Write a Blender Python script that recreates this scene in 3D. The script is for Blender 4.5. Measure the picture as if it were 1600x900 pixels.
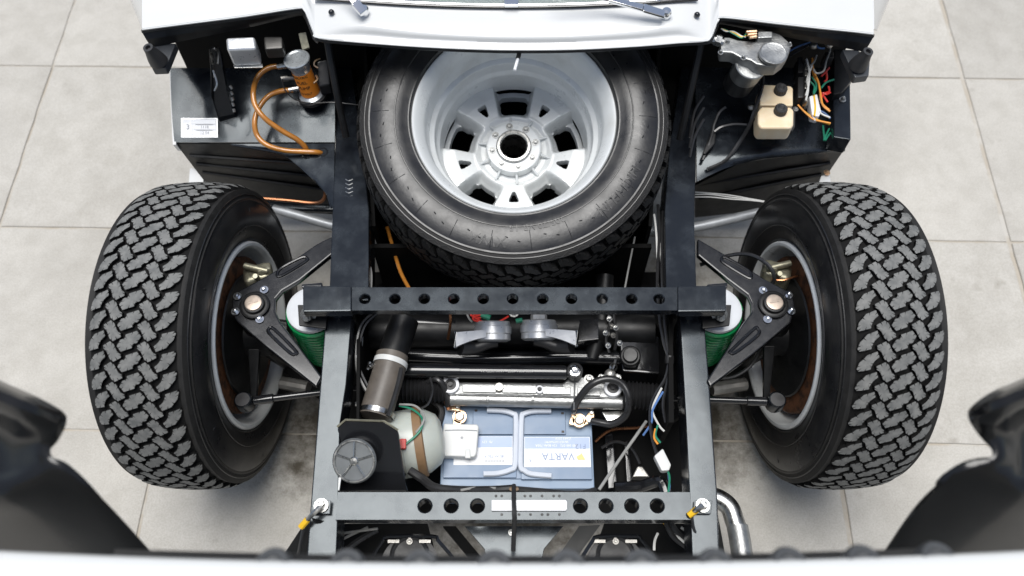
import bpy, bmesh, math, random
from mathutils import Vector, Matrix
random.seed(7)
for o in list(bpy.data.objects): bpy.data.objects.remove(o)
S = bpy.context.scene
COL = S.collection
R = math.radians

# ------------------------------------------------------------------ camera, sky, sun, exposure
FPX, PITCH, CAMH = 1350.0, R(63.0), 1.995       # focal length in px of a 1600 px wide picture
SP, CP = math.sin(PITCH), math.cos(PITCH)
cd = bpy.data.cameras.new('camera'); cam = bpy.data.objects.new('camera', cd); COL.objects.link(cam)
cd.sensor_width = 36.0; cd.lens = FPX / 1600 * 36.0
cam.location = (0, 0, CAMH); cam.rotation_euler = (math.pi / 2 - PITCH, 0, 0)
cd.clip_start = 0.02; cd.clip_end = 500
cd.dof.use_dof = True; cd.dof.focus_distance = 1.72; cd.dof.aperture_fstop = 2.4
S.camera = cam
W = bpy.data.worlds.new('World'); S.world = W; W.use_nodes = True
SUN_EL, SUN_ROT = R(86), R(-45)
nt = W.node_tree; bg = nt.nodes['Background']
sky = nt.nodes.new('ShaderNodeTexSky'); sky.sky_type = 'NISHITA'; sky.sun_disc = False
sky.sun_elevation = SUN_EL; sky.sun_rotation = SUN_ROT; sky.air_density = 1.0; sky.dust_density = 1.5; sky.ozone_density = 1.0
hs = nt.nodes.new('ShaderNodeHueSaturation'); hs.inputs['Saturation'].default_value = 0.7     # a veiled, milky sky
nt.links.new(sky.outputs[0], hs.inputs['Color']); nt.links.new(hs.outputs['Color'], bg.inputs[0]); bg.inputs[1].default_value = 0.065
sd = bpy.data.lights.new('sun', 'SUN'); sun = bpy.data.objects.new('sun', sd); COL.objects.link(sun)
sd.energy = 2.1; sd.angle = R(39); sd.color = (1.0, 0.985, 0.955)
sun.rotation_euler = (SUN_EL - math.pi / 2, 0, -SUN_ROT)
S.view_settings.view_transform = 'Standard'; S.view_settings.look = 'None'
S.view_settings.exposure = 0.86; S.view_settings.gamma = 1.0

# ------------------------------------------------------------------ geometry helpers
def P(px, py, z):
    """the point of the horizontal plane at height z met by the sight line of a photograph pixel"""
    k = (py - 450) / FPX; hz = CAMH - z
    y = hz * (CP - k * SP) / (SP + k * CP)
    d = y * CP + hz * SP
    return Vector(((px - 800) / FPX * d, y, z))
def PY(px, py, y):
    """the same for the upright plane at distance y"""
    k = (py - 450) / FPX
    hz = y * (SP + k * CP) / (CP - k * SP)
    return P(px, py, CAMH - hz)
def Q(t): return P(*t) if not isinstance(t, Vector) else t
def spline(pts, n=6, closed=False):
    pts = [Vector(p) for p in pts]; out = []; N = len(pts)
    if N < 3 and not closed:
        return pts
    for i in range(N if closed else N - 1):
        if closed: a, b, c, d = pts[i - 1], pts[i], pts[(i + 1) % N], pts[(i + 2) % N]
        else: a, b, c, d = pts[max(i - 1, 0)], pts[i], pts[i + 1], pts[min(i + 2, N - 1)]
        for k in range(n):
            t = k / n
            out.append(0.5 * ((2 * b) + (c - a) * t + (2 * a - 5 * b + 4 * c - d) * t * t + (3 * b - a - 3 * c + d) * t ** 3))
    if not closed: out.append(pts[-1])
    return out
def frame(axis, ref=None):
    a = Vector(axis).normalized()
    r = Vector(ref) if ref is not None else (Vector((0, 0, 1)) if abs(a.z) < .9 else Vector((1, 0, 0)))
    x = (r - a * r.dot(a)).normalized()
    return x, a.cross(x), a

class MB:
    def __init__(s): s.v = []; s.f = []
    def raw(s, v, f):
        b = len(s.v); s.v += [Vector(p) for p in v]; s.f += [tuple(b + i for i in q) for q in f]; return s
    def take(s, bm, bev=0, seg=2):
        if bev > 0:
            bm.normal_update()
            es = [e for e in bm.edges if len(e.link_faces) == 2 and e.calc_face_angle(0) > R(25)]
            bmesh.ops.bevel(bm, geom=es, offset=bev, segments=seg, affect='EDGES', clamp_overlap=True, profile=.5)
        bm.verts.ensure_lookup_table(); bm.verts.index_update()
        s.raw([v.co.copy() for v in bm.verts], [[v.index for v in f.verts] for f in bm.faces]); bm.free(); return s
    def box(s, c, size, rot=None, bev=0, seg=2):
        bm = bmesh.new(); bmesh.ops.create_cube(bm, size=1)
        for v in bm.verts:
            p = Vector((v.co.x * size[0], v.co.y * size[1], v.co.z * size[2]))
            if rot is not None: p = rot @ p
            v.co = Vector(c) + p
        return s.take(bm, bev, seg)
    def prism(s, top, d, bev=0, seg=2):
        """closed solid between a polygon and its copy moved by d (a vector, or a drop)"""
        top = [Q(t) for t in top]
        d = Vector((0, 0, -d)) if not isinstance(d, Vector) else d
        n = len(top); nrm = Vector((0, 0, 0))
        for i in range(n): nrm += top[i].cross(top[(i + 1) % n])
        if nrm.dot(d) > 0: top = top[::-1]
        bm = bmesh.new()
        a = [bm.verts.new(p) for p in top]; b = [bm.verts.new(p + d) for p in top]
        bm.faces.new(a); bm.faces.new(b[::-1])
        for i in range(n):
            j = (i + 1) % n; bm.faces.new((a[j], a[i], b[i], b[j]))
        return s.take(bm, bev, seg)
    def tube(s, pts, r, seg=8, n=5, closed=False, cap=True, rad=None):
        pts = spline([Q(p) for p in pts], n, closed); N = len(pts)
        v = []; f = []; prev = None
        for i, p in enumerate(pts):
            if closed: t = pts[(i + 1) % N] - pts[i - 1]
            else: t = pts[min(i + 1, N - 1)] - pts[max(i - 1, 0)]
            if t.length < 1e-9: t = Vector((0, 0, 1))
            t.normalize()
            if prev is None: x, y, _ = frame(t)
            else:
                x = (prev - t * prev.dot(t)).normalized(); y = t.cross(x)
            prev = x
            rr = r if rad is None else rad(i / max(N - 1, 1))
            for k in range(seg):
                a = 2 * math.pi * k / seg; v.append(p + x * (rr * math.cos(a)) + y * (rr * math.sin(a)))
        for i in range(N if closed else N - 1):
            j = (i + 1) % N
            for k in range(seg):
                l = (k + 1) % seg; f.append((i * seg + k, i * seg + l, j * seg + l, j * seg + k))
        if cap and not closed:
            f.append(tuple(range(seg))[::-1]); f.append(tuple((N - 1) * seg + k for k in range(seg)))
        return s.raw(v, f)
    def lathe(s, prof, o, axis, seg=32, ref=None, closed=False, jit=None):
        x, y, a = frame(axis, ref); o = Q(o); v = []; f = []; n = len(prof)
        for (r, h) in prof:
            for k in range(seg):
                t = 2 * math.pi * k / seg
                v.append(o + a * h + (x * math.cos(t) + y * math.sin(t)) * max(r, 1e-5))
        for i in range(n if closed else n - 1):
            j = (i + 1) % n
            for k in range(seg):
                l = (k + 1) % seg; f.append((i * seg + k, i * seg + l, j * seg + l, j * seg + k))
        return s.raw(v, f)
    def cyl(s, a, b, r, seg=16, bev=.0, r2=None):
        a, b = Q(a), Q(b); r2 = r if r2 is None else r2; L = (b - a).length
        c = min(bev, L * .45, r * .45)
        return s.lathe([(0, 0), (r - c, 0), (r, c), (r2, L - c), (r2 - c, L), (0, L)], a, b - a, seg)
    def bolt(s, o, axis, r, h=None, washer=True):
        h = h or r * .9; o = Q(o); a = Vector(axis).normalized()
        if washer: s.lathe([(0, 0), (r * 1.5, 0), (r * 1.5, r * .25), (0, r * .25)], o, a, 14)
        s.lathe([(r, r * .25), (r, h * .8), (r * .8, h), (0, h)], o, a, 6)
        s.lathe([(r * .5, h), (r * .5, h * 1.35), (0, h * 1.4)], o, a, 8); return s
    def skin(s, rows, thick=None, nu=5, nv=5, smooth=True):
        """curved sheet through rows of points, given a thickness along its normals"""
        rows = [[Q(p) for p in r] for r in rows]
        if smooth:
            rows = [spline(r, nu) for r in rows]
            cols = [spline([r[i] for r in rows], nv) for i in range(len(rows[0]))]
            rows = [[c[j] for c in cols] for j in range(len(cols[0]))]
        m, n = len(rows), len(rows[0]); v = [p for r in rows for p in r]
        f = [(i * n + j, i * n + j + 1, (i + 1) * n + j + 1, (i + 1) * n + j) for i in range(m - 1) for j in range(n - 1)]
        if thick:
            nn = [Vector((0, 0, 0)) for _ in v]
            for q in f:
                w = (v[q[2]] - v[q[0]]).cross(v[q[3]] - v[q[1]])
                for i in q: nn[i] += w
            b = len(v); v2 = [p - k.normalized() * thick if k.length > 0 else p.copy() for p, k in zip(v, nn)]
            f2 = [tuple(b + i for i in q[::-1]) for q in f]
            rim = [i for i in range(n)] + [i * n + n - 1 for i in range(1, m)] + [(m - 1) * n + j for j in range(n - 2, -1, -1)] + [i * n for i in range(m - 2, 0, -1)]
            f2 += [(rim[(i + 1) % len(rim)], rim[i], b + rim[i], b + rim[(i + 1) % len(rim)]) for i in range(len(rim))]
            v = v + v2; f = f + f2
        return s.raw(v, f)
    def holed(s, O, ex, ey, L, Wd, holes, depth, N=24):
        """top sheet (origin O, length L along ex, width Wd along ey) pierced by round holes with walls"""
        ez = ex.cross(ey).normalized()
        hs = sorted(holes); cuts = [0] + [(hs[i][0] + hs[i + 1][0]) / 2 for i in range(len(hs) - 1)] + [L]
        for i, (u, w, r) in enumerate(hs):
            a, b = cuts[i], cuts[i + 1]; v = []; f = []
            for k in range(N):
                t = 2 * math.pi * (k + .5) / N; c, n_ = math.cos(t), math.sin(t)
                sx = ((b - u) if c > 0 else (u - a)) / max(abs(c), 1e-6); sy = ((Wd - w) if n_ > 0 else w) / max(abs(n_), 1e-6)
                q = min(sx, sy)
                v += [O + ex * (u + c * q) + ey * (w + n_ * q), O + ex * (u + c * r * 1.18) + ey * (w + n_ * r * 1.18),
                      O + ex * (u + c * r) + ey * (w + n_ * r) - ez * r * .22, O + ex * (u + c * r) + ey * (w + n_ * r) - ez * depth]
            for k in range(N):
                l = (k + 1) % N
                for m in range(3): f.append((k * 4 + m, l * 4 + m, l * 4 + m + 1, k * 4 + m + 1))
            corners = [(a, 0), (b, 0), (b, Wd), (a, Wd)]
            s.raw(v, f)
            for (cu, cw) in corners:
                best = None
                ang = math.atan2(cw - w, cu - u) % (2 * math.pi)
                k = int((ang / (2 * math.pi)) * N - .5) % N; l = (k + 1) % N
                s.raw([O + ex * cu + ey * cw, v[k * 4], v[l * 4]], [(0, 1, 2)] if True else [])
        return s
    def build(s, name, mat, parent=None, label=None, sharp=32, weld=False, kind=None):
        me = bpy.data.meshes.new(name)
        lo = Vector((min(p.x for p in s.v), min(p.y for p in s.v), min(p.z for p in s.v)))
        hi = Vector((max(p.x for p in s.v), max(p.y for p in s.v), max(p.z for p in s.v)))
        c = Vector(((lo.x + hi.x) / 2, (lo.y + hi.y) / 2, lo.z))
        me.from_pydata([p - c for p in s.v], [], s.f)
        if weld:
            bm = bmesh.new(); bm.from_mesh(me); bmesh.ops.remove_doubles(bm, verts=bm.verts, dist=1e-5)
            bmesh.ops.recalc_face_normals(bm, faces=bm.faces); bm.to_mesh(me); bm.free()
        me.validate(); me.update()
        me.shade_smooth(); weighted(me, R(sharp))
        me.materials.append(mat)
        o = bpy.data.objects.new(name, me); COL.objects.link(o)
        put(o, c, parent)
        if label: o['label'] = label
        if kind: o['kind'] = kind
        return o
def weighted(me, ang):
    """area weighted corner normals, so that flat faces stay flat beside their bevels"""
    ca = math.cos(ang); pn = [p.normal.copy() for p in me.polygons]; pa = [p.area for p in me.polygons]
    vf = [[] for _ in me.vertices]
    for p in me.polygons:
        for v in p.vertices: vf[v].append(p.index)
    out = []
    for p in me.polygons:
        n = pn[p.index]
        for v in p.vertices:
            a = Vector((0, 0, 0))
            for q in vf[v]:
                if pn[q].dot(n) > ca: a += pn[q] * pa[q]
            out.append(a.normalized() if a.length > 0 else n)
    me.normals_split_custom_set(out)
WORLD = {}
def put(o, c, parent):
    WORLD[o.name] = Vector(c)
    if parent is not None:
        o.parent = parent; o.location = Vector(c) - WORLD[parent.name]
    else: o.location = c
def empty(name, loc, parent=None, label=None, cat=None):
    o = bpy.data.objects.new(name, None); COL.objects.link(o); o.empty_display_size = .05
    put(o, Vector(loc), parent)
    if label: o['label'] = label
    if cat: o['category'] = cat
    return o
def text_geo(body, size, ext=.0003, align='CENTER'):
    cu = bpy.data.curves.new('txt', 'FONT'); cu.body = body; cu.size = size; cu.extrude = ext; cu.align_x = align; cu.align_y = 'CENTER'
    cu.resolution_u = 3
    o = bpy.data.objects.new('txt', cu); COL.objects.link(o)
    dg = bpy.context.evaluated_depsgraph_get(); me = o.evaluated_get(dg).to_mesh()
    v = [p.co.copy() for p in me.vertices]; f = [tuple(q.vertices) for q in me.polygons]
    o.evaluated_get(dg).to_mesh_clear(); bpy.data.objects.remove(o); bpy.data.curves.remove(cu)
    return v, f
def text_on(mb, body, size, o, ex, ey, ext=.0003):
    v, f = text_geo(body, size, ext); ez = ex.cross(ey)
    return mb.raw([o + ex * p.x + ey * p.y + ez * p.z for p in v], f)

# ------------------------------------------------------------------ materials
def mat(name, col, rough=.5, metal=0., var=.15, vscale=25., bump=0., bscale=120., coat=0., spec=.5, rvar=.1, col2=None, trans=0., sss=0., c2pos=(.45, .62), tint=None, bdet=4):
    m = bpy.data.materials.new(name); m.use_nodes = True; t = m.node_tree; b = t.nodes['Principled BSDF']
    b.inputs['Roughness'].default_value = rough; b.inputs['Metallic'].default_value = metal
    b.inputs['Specular IOR Level'].default_value = spec; b.inputs['Coat Weight'].default_value = coat
    b.inputs['Coat Roughness'].default_value = .08
    if tint: b.inputs['Specular Tint'].default_value = (*tint, 1)
    if trans: b.inputs['Transmission Weight'].default_value = trans
    if sss:
        b.inputs['Subsurface Weight'].default_value = sss; b.inputs['Subsurface Radius'].default_value = (.02, .014, .009); b.inputs['Subsurface Scale'].default_value = .3
    tc = t.nodes.new('ShaderNodeTexCoord'); n = t.nodes.new('ShaderNodeTexNoise')
    n.inputs['Scale'].default_value = vscale; n.inputs['Detail'].default_value = 6; n.inputs['Roughness'].default_value = .65
    t.links.new(tc.outputs['Object'], n.inputs['Vector'])
    rp = t.nodes.new('ShaderNodeValToRGB')
    c = Vector(col); c2 = Vector(col2) if col2 else c * (1 + var)
    rp.color_ramp.elements[0].position = c2pos[0] - .15 if not col2 else c2pos[0]; rp.color_ramp.elements[1].position = c2pos[1] + .1 if not col2 else c2pos[1]
    a0 = c * (1 - var) if not col2 else c
    rp.color_ramp.elements[0].color = (*a0, 1); rp.color_ramp.elements[1].color = (*c2, 1)
    t.links.new(n.outputs['Fac'], rp.inputs['Fac']); t.links.new(rp.outputs['Color'], b.inputs['Base Color'])
    mr = t.nodes.new('ShaderNodeMapRange'); mr.inputs['To Min'].default_value = max(rough - rvar, .02); mr.inputs['To Max'].default_value = min(rough + rvar, 1)
    mr.inputs['From Min'].default_value = .3; mr.inputs['From Max'].default_value = .7
    t.links.new(n.outputs['Fac'], mr.inputs['Value']); t.links.new(mr.outputs['Result'], b.inputs['Roughness'])
    if bump:
        n2 = t.nodes.new('ShaderNodeTexNoise'); n2.inputs['Scale'].default_value = bscale; n2.inputs['Detail'].default_value = bdet
        t.links.new(tc.outputs['Object'], n2.inputs['Vector'])
        bp = t.nodes.new('ShaderNodeBump'); bp.inputs['Strength'].default_value = bump; bp.inputs['Distance'].default_value = .002
        t.links.new(n2.outputs['Fac'], bp.inputs['Height']); t.links.new(bp.outputs['Normal'], b.inputs['Normal'])
    return m
M = dict(
    black=mat('chassis_black', (.008, .0095, .0125), .23, var=.3, vscale=18, bump=.5, bscale=11, rvar=.09, coat=.25, spec=.45, col2=(.015, .018, .023), tint=(.84, .94, 1.0), bdet=2),
    arm=mat('arm_black', (.007, .0075, .009), .2, var=.3, vscale=30, bump=.1, bscale=30, rvar=.06, coat=.3, spec=.4),
    buffer=mat('rubber_buffer', (.06, .063, .066), .4, var=.2),
    liner=mat('liner_black', (.007, .0072, .0075), .2, var=.3, vscale=6, spec=.4, coat=.1),
    slate=mat('slate_sheet', (.045, .049, .055), .35, var=.2),
    satin=mat('satin_black', (.008, .0082, .0088), .42, var=.3, vscale=30, rvar=.1, bump=.08, bscale=40, spec=.35),
    deep=mat('grimy_black', (.006, .006, .006), .75, var=.4, vscale=20, spec=.12),
    plastic=mat('black_plastic', (.015, .015, .016), .45, var=.2, bump=.05),
    gloss=mat('gloss_black', (.01, .0105, .012), .16, var=.2, coat=.4, vscale=8),
    rubber=mat('rubber', (.016, .016, .017), .5, var=.3, vscale=30, bump=.1, bscale=200),
    side=mat('tyre_sidewall', (.011, .011, .012), .34, var=.3, vscale=18, bump=.1, bscale=160, col2=(.018, .0175, .017), spec=.6),
    tread=mat('dusty_tread', (.10, .103, .101), .75, var=.25, vscale=60, bump=.35, bscale=420, col2=(.205, .205, .197), c2pos=(.33, .68)),
    shoulder=mat('tyre_shoulder', (.016, .0155, .015), .62, var=.35, vscale=50, spec=.3, bump=.2, bscale=200),
    groove=mat('tread_groove', (.008, .008, .008), .8, var=.2, spec=.15),
    treadb=mat('clean_tread', (.02, .02, .02), .55, var=.3, vscale=60, bump=.2, bscale=300, col2=(.034, .032, .03)),
    white=mat('white_paint', (.64, .645, .635), .22, var=.015, coat=.6, vscale=4, rvar=.03),
    rim=mat('silver_rim_paint', (.68, .7, .7), .34, .1, var=.05, vscale=14, bump=.08, bscale=150, col2=(.58, .59, .575), coat=.2, c2pos=(.5, .75)),
    rimdark=mat('rim_barrel', (.42, .44, .46), .42, .4, var=.2, vscale=20),
    alu=mat('cast_aluminium', (.36, .365, .36), .42, .85, var=.22, vscale=40, bump=.3, bscale=260),
    steel=mat('zinc_steel', (.47, .47, .455), .3, 1., var=.15, vscale=60, bump=.05),
    chrome=mat('chrome', (.82, .83, .84), .07, 1., var=.03, rvar=.03),
    dull=mat('dull_grey_metal', (.33, .32, .3), .34, .8, var=.2, vscale=30, bump=.1),
    rust=mat('rusty_disc', (.2, .085, .04), .6, .5, var=.4, vscale=40, bump=.2, col2=(.06, .033, .022)),
    copper=mat('copper_pipe', (.45, .2, .1), .3, .9, var=.2),
    brass=mat('brass_clamp', (.72, .5, .32), .32, .85, var=.2, vscale=80, bump=.15),
    olive=mat('olive_zinc', (.3, .285, .21), .38, .7, var=.35, vscale=50, bump=.15),
    green=mat('green_spring', (.006, .2, .06), .25, var=.1, coat=.4),
    cream=mat('cream_plastic', (.74, .6, .4), .4, var=.08, vscale=14, sss=.2, col2=(.78, .68, .52)),
    amber=mat('amber_hose', (.42, .17, .03), .16, var=.25, vscale=30, coat=.5, sss=.1),
    orange=mat('orange_label', (.95, .3, .03), .4, var=.06),
    milk=mat('milky_tank', (.46, .49, .45), .35, var=.08, vscale=12, sss=.2),
    blue=mat('battery_blue', (.19, .262, .365), .42, var=.06, vscale=20, bump=.04),
    blued=mat('battery_blue_lid', (.16, .225, .325), .4, var=.06, vscale=20),
    grip=mat('pale_grip', (.58, .62, .69), .45, var=.05),
    label=mat('white_label', (.74, .75, .77), .4, var=.04, vscale=60),
    labelb=mat('label_blue', (.34, .42, .6), .4, var=.05),
    ink=mat('label_ink', (.23, .29, .43), .5, var=.1),
    inkd=mat('dark_ink', (.03, .02, .015), .5, var=.1),
    inkg=mat('grey_ink', (.3, .31, .33), .5, var=.1),
    gold=mat('gold_ink', (.7, .55, .2), .45, var=.1),
    offw=mat('offwhite_plastic', (.6, .61, .6), .45, var=.05, vscale=15, sss=.1),
    hose=mat('grey_hose', (.115, .1, .085), .45, var=.25, vscale=22, bump=.15, bscale=60),
    red=mat('wire_red', (.55, .03, .02), .4), wgreen=mat('wire_green', (.02, .2, .12), .4), worange=mat('wire_orange', (.7, .28, .04), .4),
    yellow=mat('wire_yellow', (.8, .48, .02), .4), wwhite=mat('wire_white', (.6, .6, .58), .4), wblue=mat('wire_blue', (.1, .2, .45), .4),
    wire=mat('wire_black', (.02, .02, .021), .33, var=.2, coat=.2), wgrey=mat('wire_grey', (.28, .28, .27), .4),
    strap=mat('brown_strap', (.2, .12, .06), .6, var=.2),
    tin=mat('tin_plate', (.6, .61, .62), .33, .6, var=.08, vscale=50),
    plaque=mat('plate_grey', (.36, .37, .39), .4, .5, var=.08),
    glass=mat('windscreen_glass', (.5, .56, .55), .03, var=.02, trans=.6),
    cap=mat('rubber_cap', (.028, .028, .029), .5, var=.2, bump=.1),
    pulley=mat('grey_cap_disc', (.15, .16, .165), .45, .3, var=.15),
)
def stone():
    m = bpy.data.materials.new('pale_stone'); m.use_nodes = True; t = m.node_tree; b = t.nodes['Principled BSDF']
    tc = t.nodes.new('ShaderNodeTexCoord'); oi = t.nodes.new('ShaderNodeObjectInfo')
    def noise(sc, det, off):
        mp = t.nodes.new('ShaderNodeMapping'); t.links.new(tc.outputs['Object'], mp.inputs['Vector'])
        cx = t.nodes.new('ShaderNodeCombineXYZ'); mu = t.nodes.new('ShaderNodeMath'); mu.operation = 'MULTIPLY'; mu.inputs[1].default_value = 37 + off
        t.links.new(oi.outputs['Random'], mu.inputs[0]); t.links.new(mu.outputs[0], cx.inputs['X']); t.links.new(mu.outputs[0], cx.inputs['Y'])
        t.links.new(cx.outputs[0], mp.inputs['Location'])
        n = t.nodes.new('ShaderNodeTexNoise'); n.inputs['Scale'].default_value = sc; n.inputs['Detail'].default_value = det; n.inputs['Roughness'].default_value = .62
        t.links.new(mp.outputs[0], n.inputs['Vector']); return n
    n1 = noise(2.2, 6, 0); n2 = noise(16, 8, 5); n3 = noise(260, 3, 11); n4 = noise(9, 3, 23)
    r1 = t.nodes.new('ShaderNodeValToRGB'); e = r1.color_ramp.elements
    e[0].position = .3; e[0].color = (.418, .4, .366, 1); e[1].position = .72; e[1].color = (.502, .482, .442, 1)
    t.links.new(n1.outputs['Fac'], r1.inputs['Fac'])
    def mulby(prev, n, lo, hi, a, bcol):
        r = t.nodes.new('ShaderNodeValToRGB'); r.color_ramp.elements[0].position = lo; r.color_ramp.elements[1].position = hi
        r.color_ramp.elements[0].color = (*a, 1); r.color_ramp.elements[1].color = (*bcol, 1)
        t.links.new(n.outputs['Fac'], r.inputs['Fac'])
        x = t.nodes.new('ShaderNodeMix'); x.data_type = 'RGBA'; x.blend_type = 'MULTIPLY'; x.inputs[0].default_value = 1
        t.links.new(prev, x.inputs[6]); t.links.new(r.outputs['Color'], x.inputs[7]); return x.outputs[2]
    c = mulby(r1.outputs['Color'], n2, .35, .62, (.9, .895, .885), (1.02, 1.02, 1.02))
    c = mulby(c, n3, .38, .6, (.9, .89, .87), (1.03, 1.03, 1.03))
    c = mulby(c, n4, .24, .34, (.8, .79, .77), (1, 1, 1))
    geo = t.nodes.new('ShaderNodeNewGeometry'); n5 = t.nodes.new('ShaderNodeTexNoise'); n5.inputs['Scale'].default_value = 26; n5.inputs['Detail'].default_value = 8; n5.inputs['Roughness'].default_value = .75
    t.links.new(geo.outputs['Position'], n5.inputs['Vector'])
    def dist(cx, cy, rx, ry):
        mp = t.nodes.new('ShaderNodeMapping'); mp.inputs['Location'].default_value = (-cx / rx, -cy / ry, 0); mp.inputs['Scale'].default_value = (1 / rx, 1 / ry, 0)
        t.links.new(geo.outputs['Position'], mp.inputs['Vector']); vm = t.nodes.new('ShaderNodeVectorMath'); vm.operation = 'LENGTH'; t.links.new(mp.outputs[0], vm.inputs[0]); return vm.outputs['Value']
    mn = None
    for args in ((-.45, .64, .18, .17), (.45, .65, .18, .17), (-.5, .545, .06, .05), (0, .42, .3, .14), (.05, 1.0, .5, .4)):  # shade under the car, with some mottled staining, painted into the slab colour
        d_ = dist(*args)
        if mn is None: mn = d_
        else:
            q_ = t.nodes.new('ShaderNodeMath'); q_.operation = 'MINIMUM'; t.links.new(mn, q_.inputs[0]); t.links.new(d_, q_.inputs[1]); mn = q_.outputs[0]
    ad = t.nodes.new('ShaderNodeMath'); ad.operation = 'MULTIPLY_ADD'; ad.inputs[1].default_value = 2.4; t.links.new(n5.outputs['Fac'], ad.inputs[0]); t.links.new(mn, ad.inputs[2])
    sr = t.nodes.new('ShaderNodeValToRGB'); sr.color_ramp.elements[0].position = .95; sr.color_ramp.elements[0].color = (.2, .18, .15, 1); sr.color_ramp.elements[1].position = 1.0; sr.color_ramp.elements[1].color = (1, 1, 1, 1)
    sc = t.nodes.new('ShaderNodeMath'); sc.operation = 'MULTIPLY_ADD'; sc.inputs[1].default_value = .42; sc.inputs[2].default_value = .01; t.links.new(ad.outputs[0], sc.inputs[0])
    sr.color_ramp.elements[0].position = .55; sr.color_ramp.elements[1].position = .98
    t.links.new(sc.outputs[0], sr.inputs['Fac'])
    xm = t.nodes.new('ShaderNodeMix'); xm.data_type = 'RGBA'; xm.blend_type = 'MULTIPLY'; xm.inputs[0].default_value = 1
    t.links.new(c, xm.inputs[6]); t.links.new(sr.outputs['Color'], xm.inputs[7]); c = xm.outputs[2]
    hs = t.nodes.new('ShaderNodeHueSaturation'); mr = t.nodes.new('ShaderNodeMapRange'); mr.inputs['To Min'].default_value = .96; mr.inputs['To Max'].default_value = 1.04
    t.links.new(oi.outputs['Random'], mr.inputs['Value']); t.links.new(mr.outputs['Result'], hs.inputs['Value']); t.links.new(c, hs.inputs['Color'])
    t.links.new(hs.outputs['Color'], b.inputs['Base Color']); b.inputs['Roughness'].default_value = .8; b.inputs['Specular IOR Level'].default_value = .3
    bp = t.nodes.new('ShaderNodeBump'); bp.inputs['Strength'].default_value = .35; bp.inputs['Distance'].default_value = .002
    t.links.new(n3.outputs['Fac'], bp.inputs['Height']); t.links.new(bp.outputs['Normal'], b.inputs['Normal'])
    return m
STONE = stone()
MORTAR = mat('sandy_mortar', (.4, .36, .3), .9, var=.2, vscale=9, bump=.6, bscale=180, col2=(.47, .45, .41))

# ------------------------------------------------------------------ the setting: ground and pavement
m = MB(); m.raw([(-80, -80, -.03), (80, -80, -.03), (80, 80, -.03), (-80, 80, -.03)], [(0, 1, 2, 3)])
g = m.build('ground', mat('pale_ground', (.42, .41, .385), .85, var=.08, vscale=.6)); g['kind'] = 'structure'
YAW = R(-1.0); yc, ys = math.cos(YAW), math.sin(YAW)
def G(x, y, z=0): return Vector((x * yc - y * ys, x * ys + y * yc, z))
pave = MB().raw([G(-6, -3.2, -.0045), G(6, -3.2, -.0045), G(6, 6.6, -.0045), G(-6, 6.6, -.0045)], [(0, 1, 2, 3)]).build('pavement', MORTAR)
pave['kind'] = 'structure'
ROW0, RH = .618, .559
for r in range(-6, 10):
    y0 = ROW0 + RH * (r - 1); y1 = y0 + RH
    if r == 0: y0, y1 = ROW0 - RH, ROW0
    if r >= 1: xs = [-1.40 + 1.352 * k for k in range(-3, 6)]
    elif r == 0: xs = [-.853 + 1.61 * k for k in range(-3, 5)]
    else: xs = [-1.40 + .45 * (r % 2) + 1.352 * k for k in range(-3, 6)]
    y0 = ROW0 + RH * (r - 1); y1 = y0 + RH
    for a, b in zip(xs[:-1], xs[1:]):
        jx, jy = .0035, .0028
        pts = []
        def edge(p, q, n=14):
            for k in range(n):
                t = k / n; w = Vector(p).lerp(Vector(q), t)
                pts.append((w.x + random.uniform(-1, 1) * .0013, w.y + random.uniform(-1, 1) * .0013))
        xa, xb, ya, yb = a + jx, b - jx, y0 + jy, y1 - jy
        if xa > .4: xa += .0025
        if xb > .4: xb -= .0025
        edge((xa, ya), (xb, ya), 20); edge((xb, ya), (xb, yb)); edge((xb, yb), (xa, yb), 20); edge((xa, yb), (xa, ya))
        cx, cy = (xa + xb) / 2, (ya + yb) / 2; n = len(pts); dz = random.uniform(-.0008, .0008)
        v = [G(cx + (x - cx) * (1 - .003 / abs(xb - xa)), cy + (y - cy) * (1 - .005 / abs(yb - ya)), dz) for x, y in pts] + [G(x, y, dz - .0015) for x, y in pts] + [G(x, y, -.02) for x, y in pts]
        f = [tuple(range(n))]
        for k in range(2):
            f += [(k * n + i, (k + 1) * n + i, (k + 1) * n + (i + 1) % n, k * n + (i + 1) % n) for i in range(n)]
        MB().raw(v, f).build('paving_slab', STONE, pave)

# ------------------------------------------------------------------ the car
UP = Vector((0, 0, 1))
CAR = empty('sports_car', (0, .75, 0), label='white sports car with its front body tipped open, showing black frame and suspension', cat='car')

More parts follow.
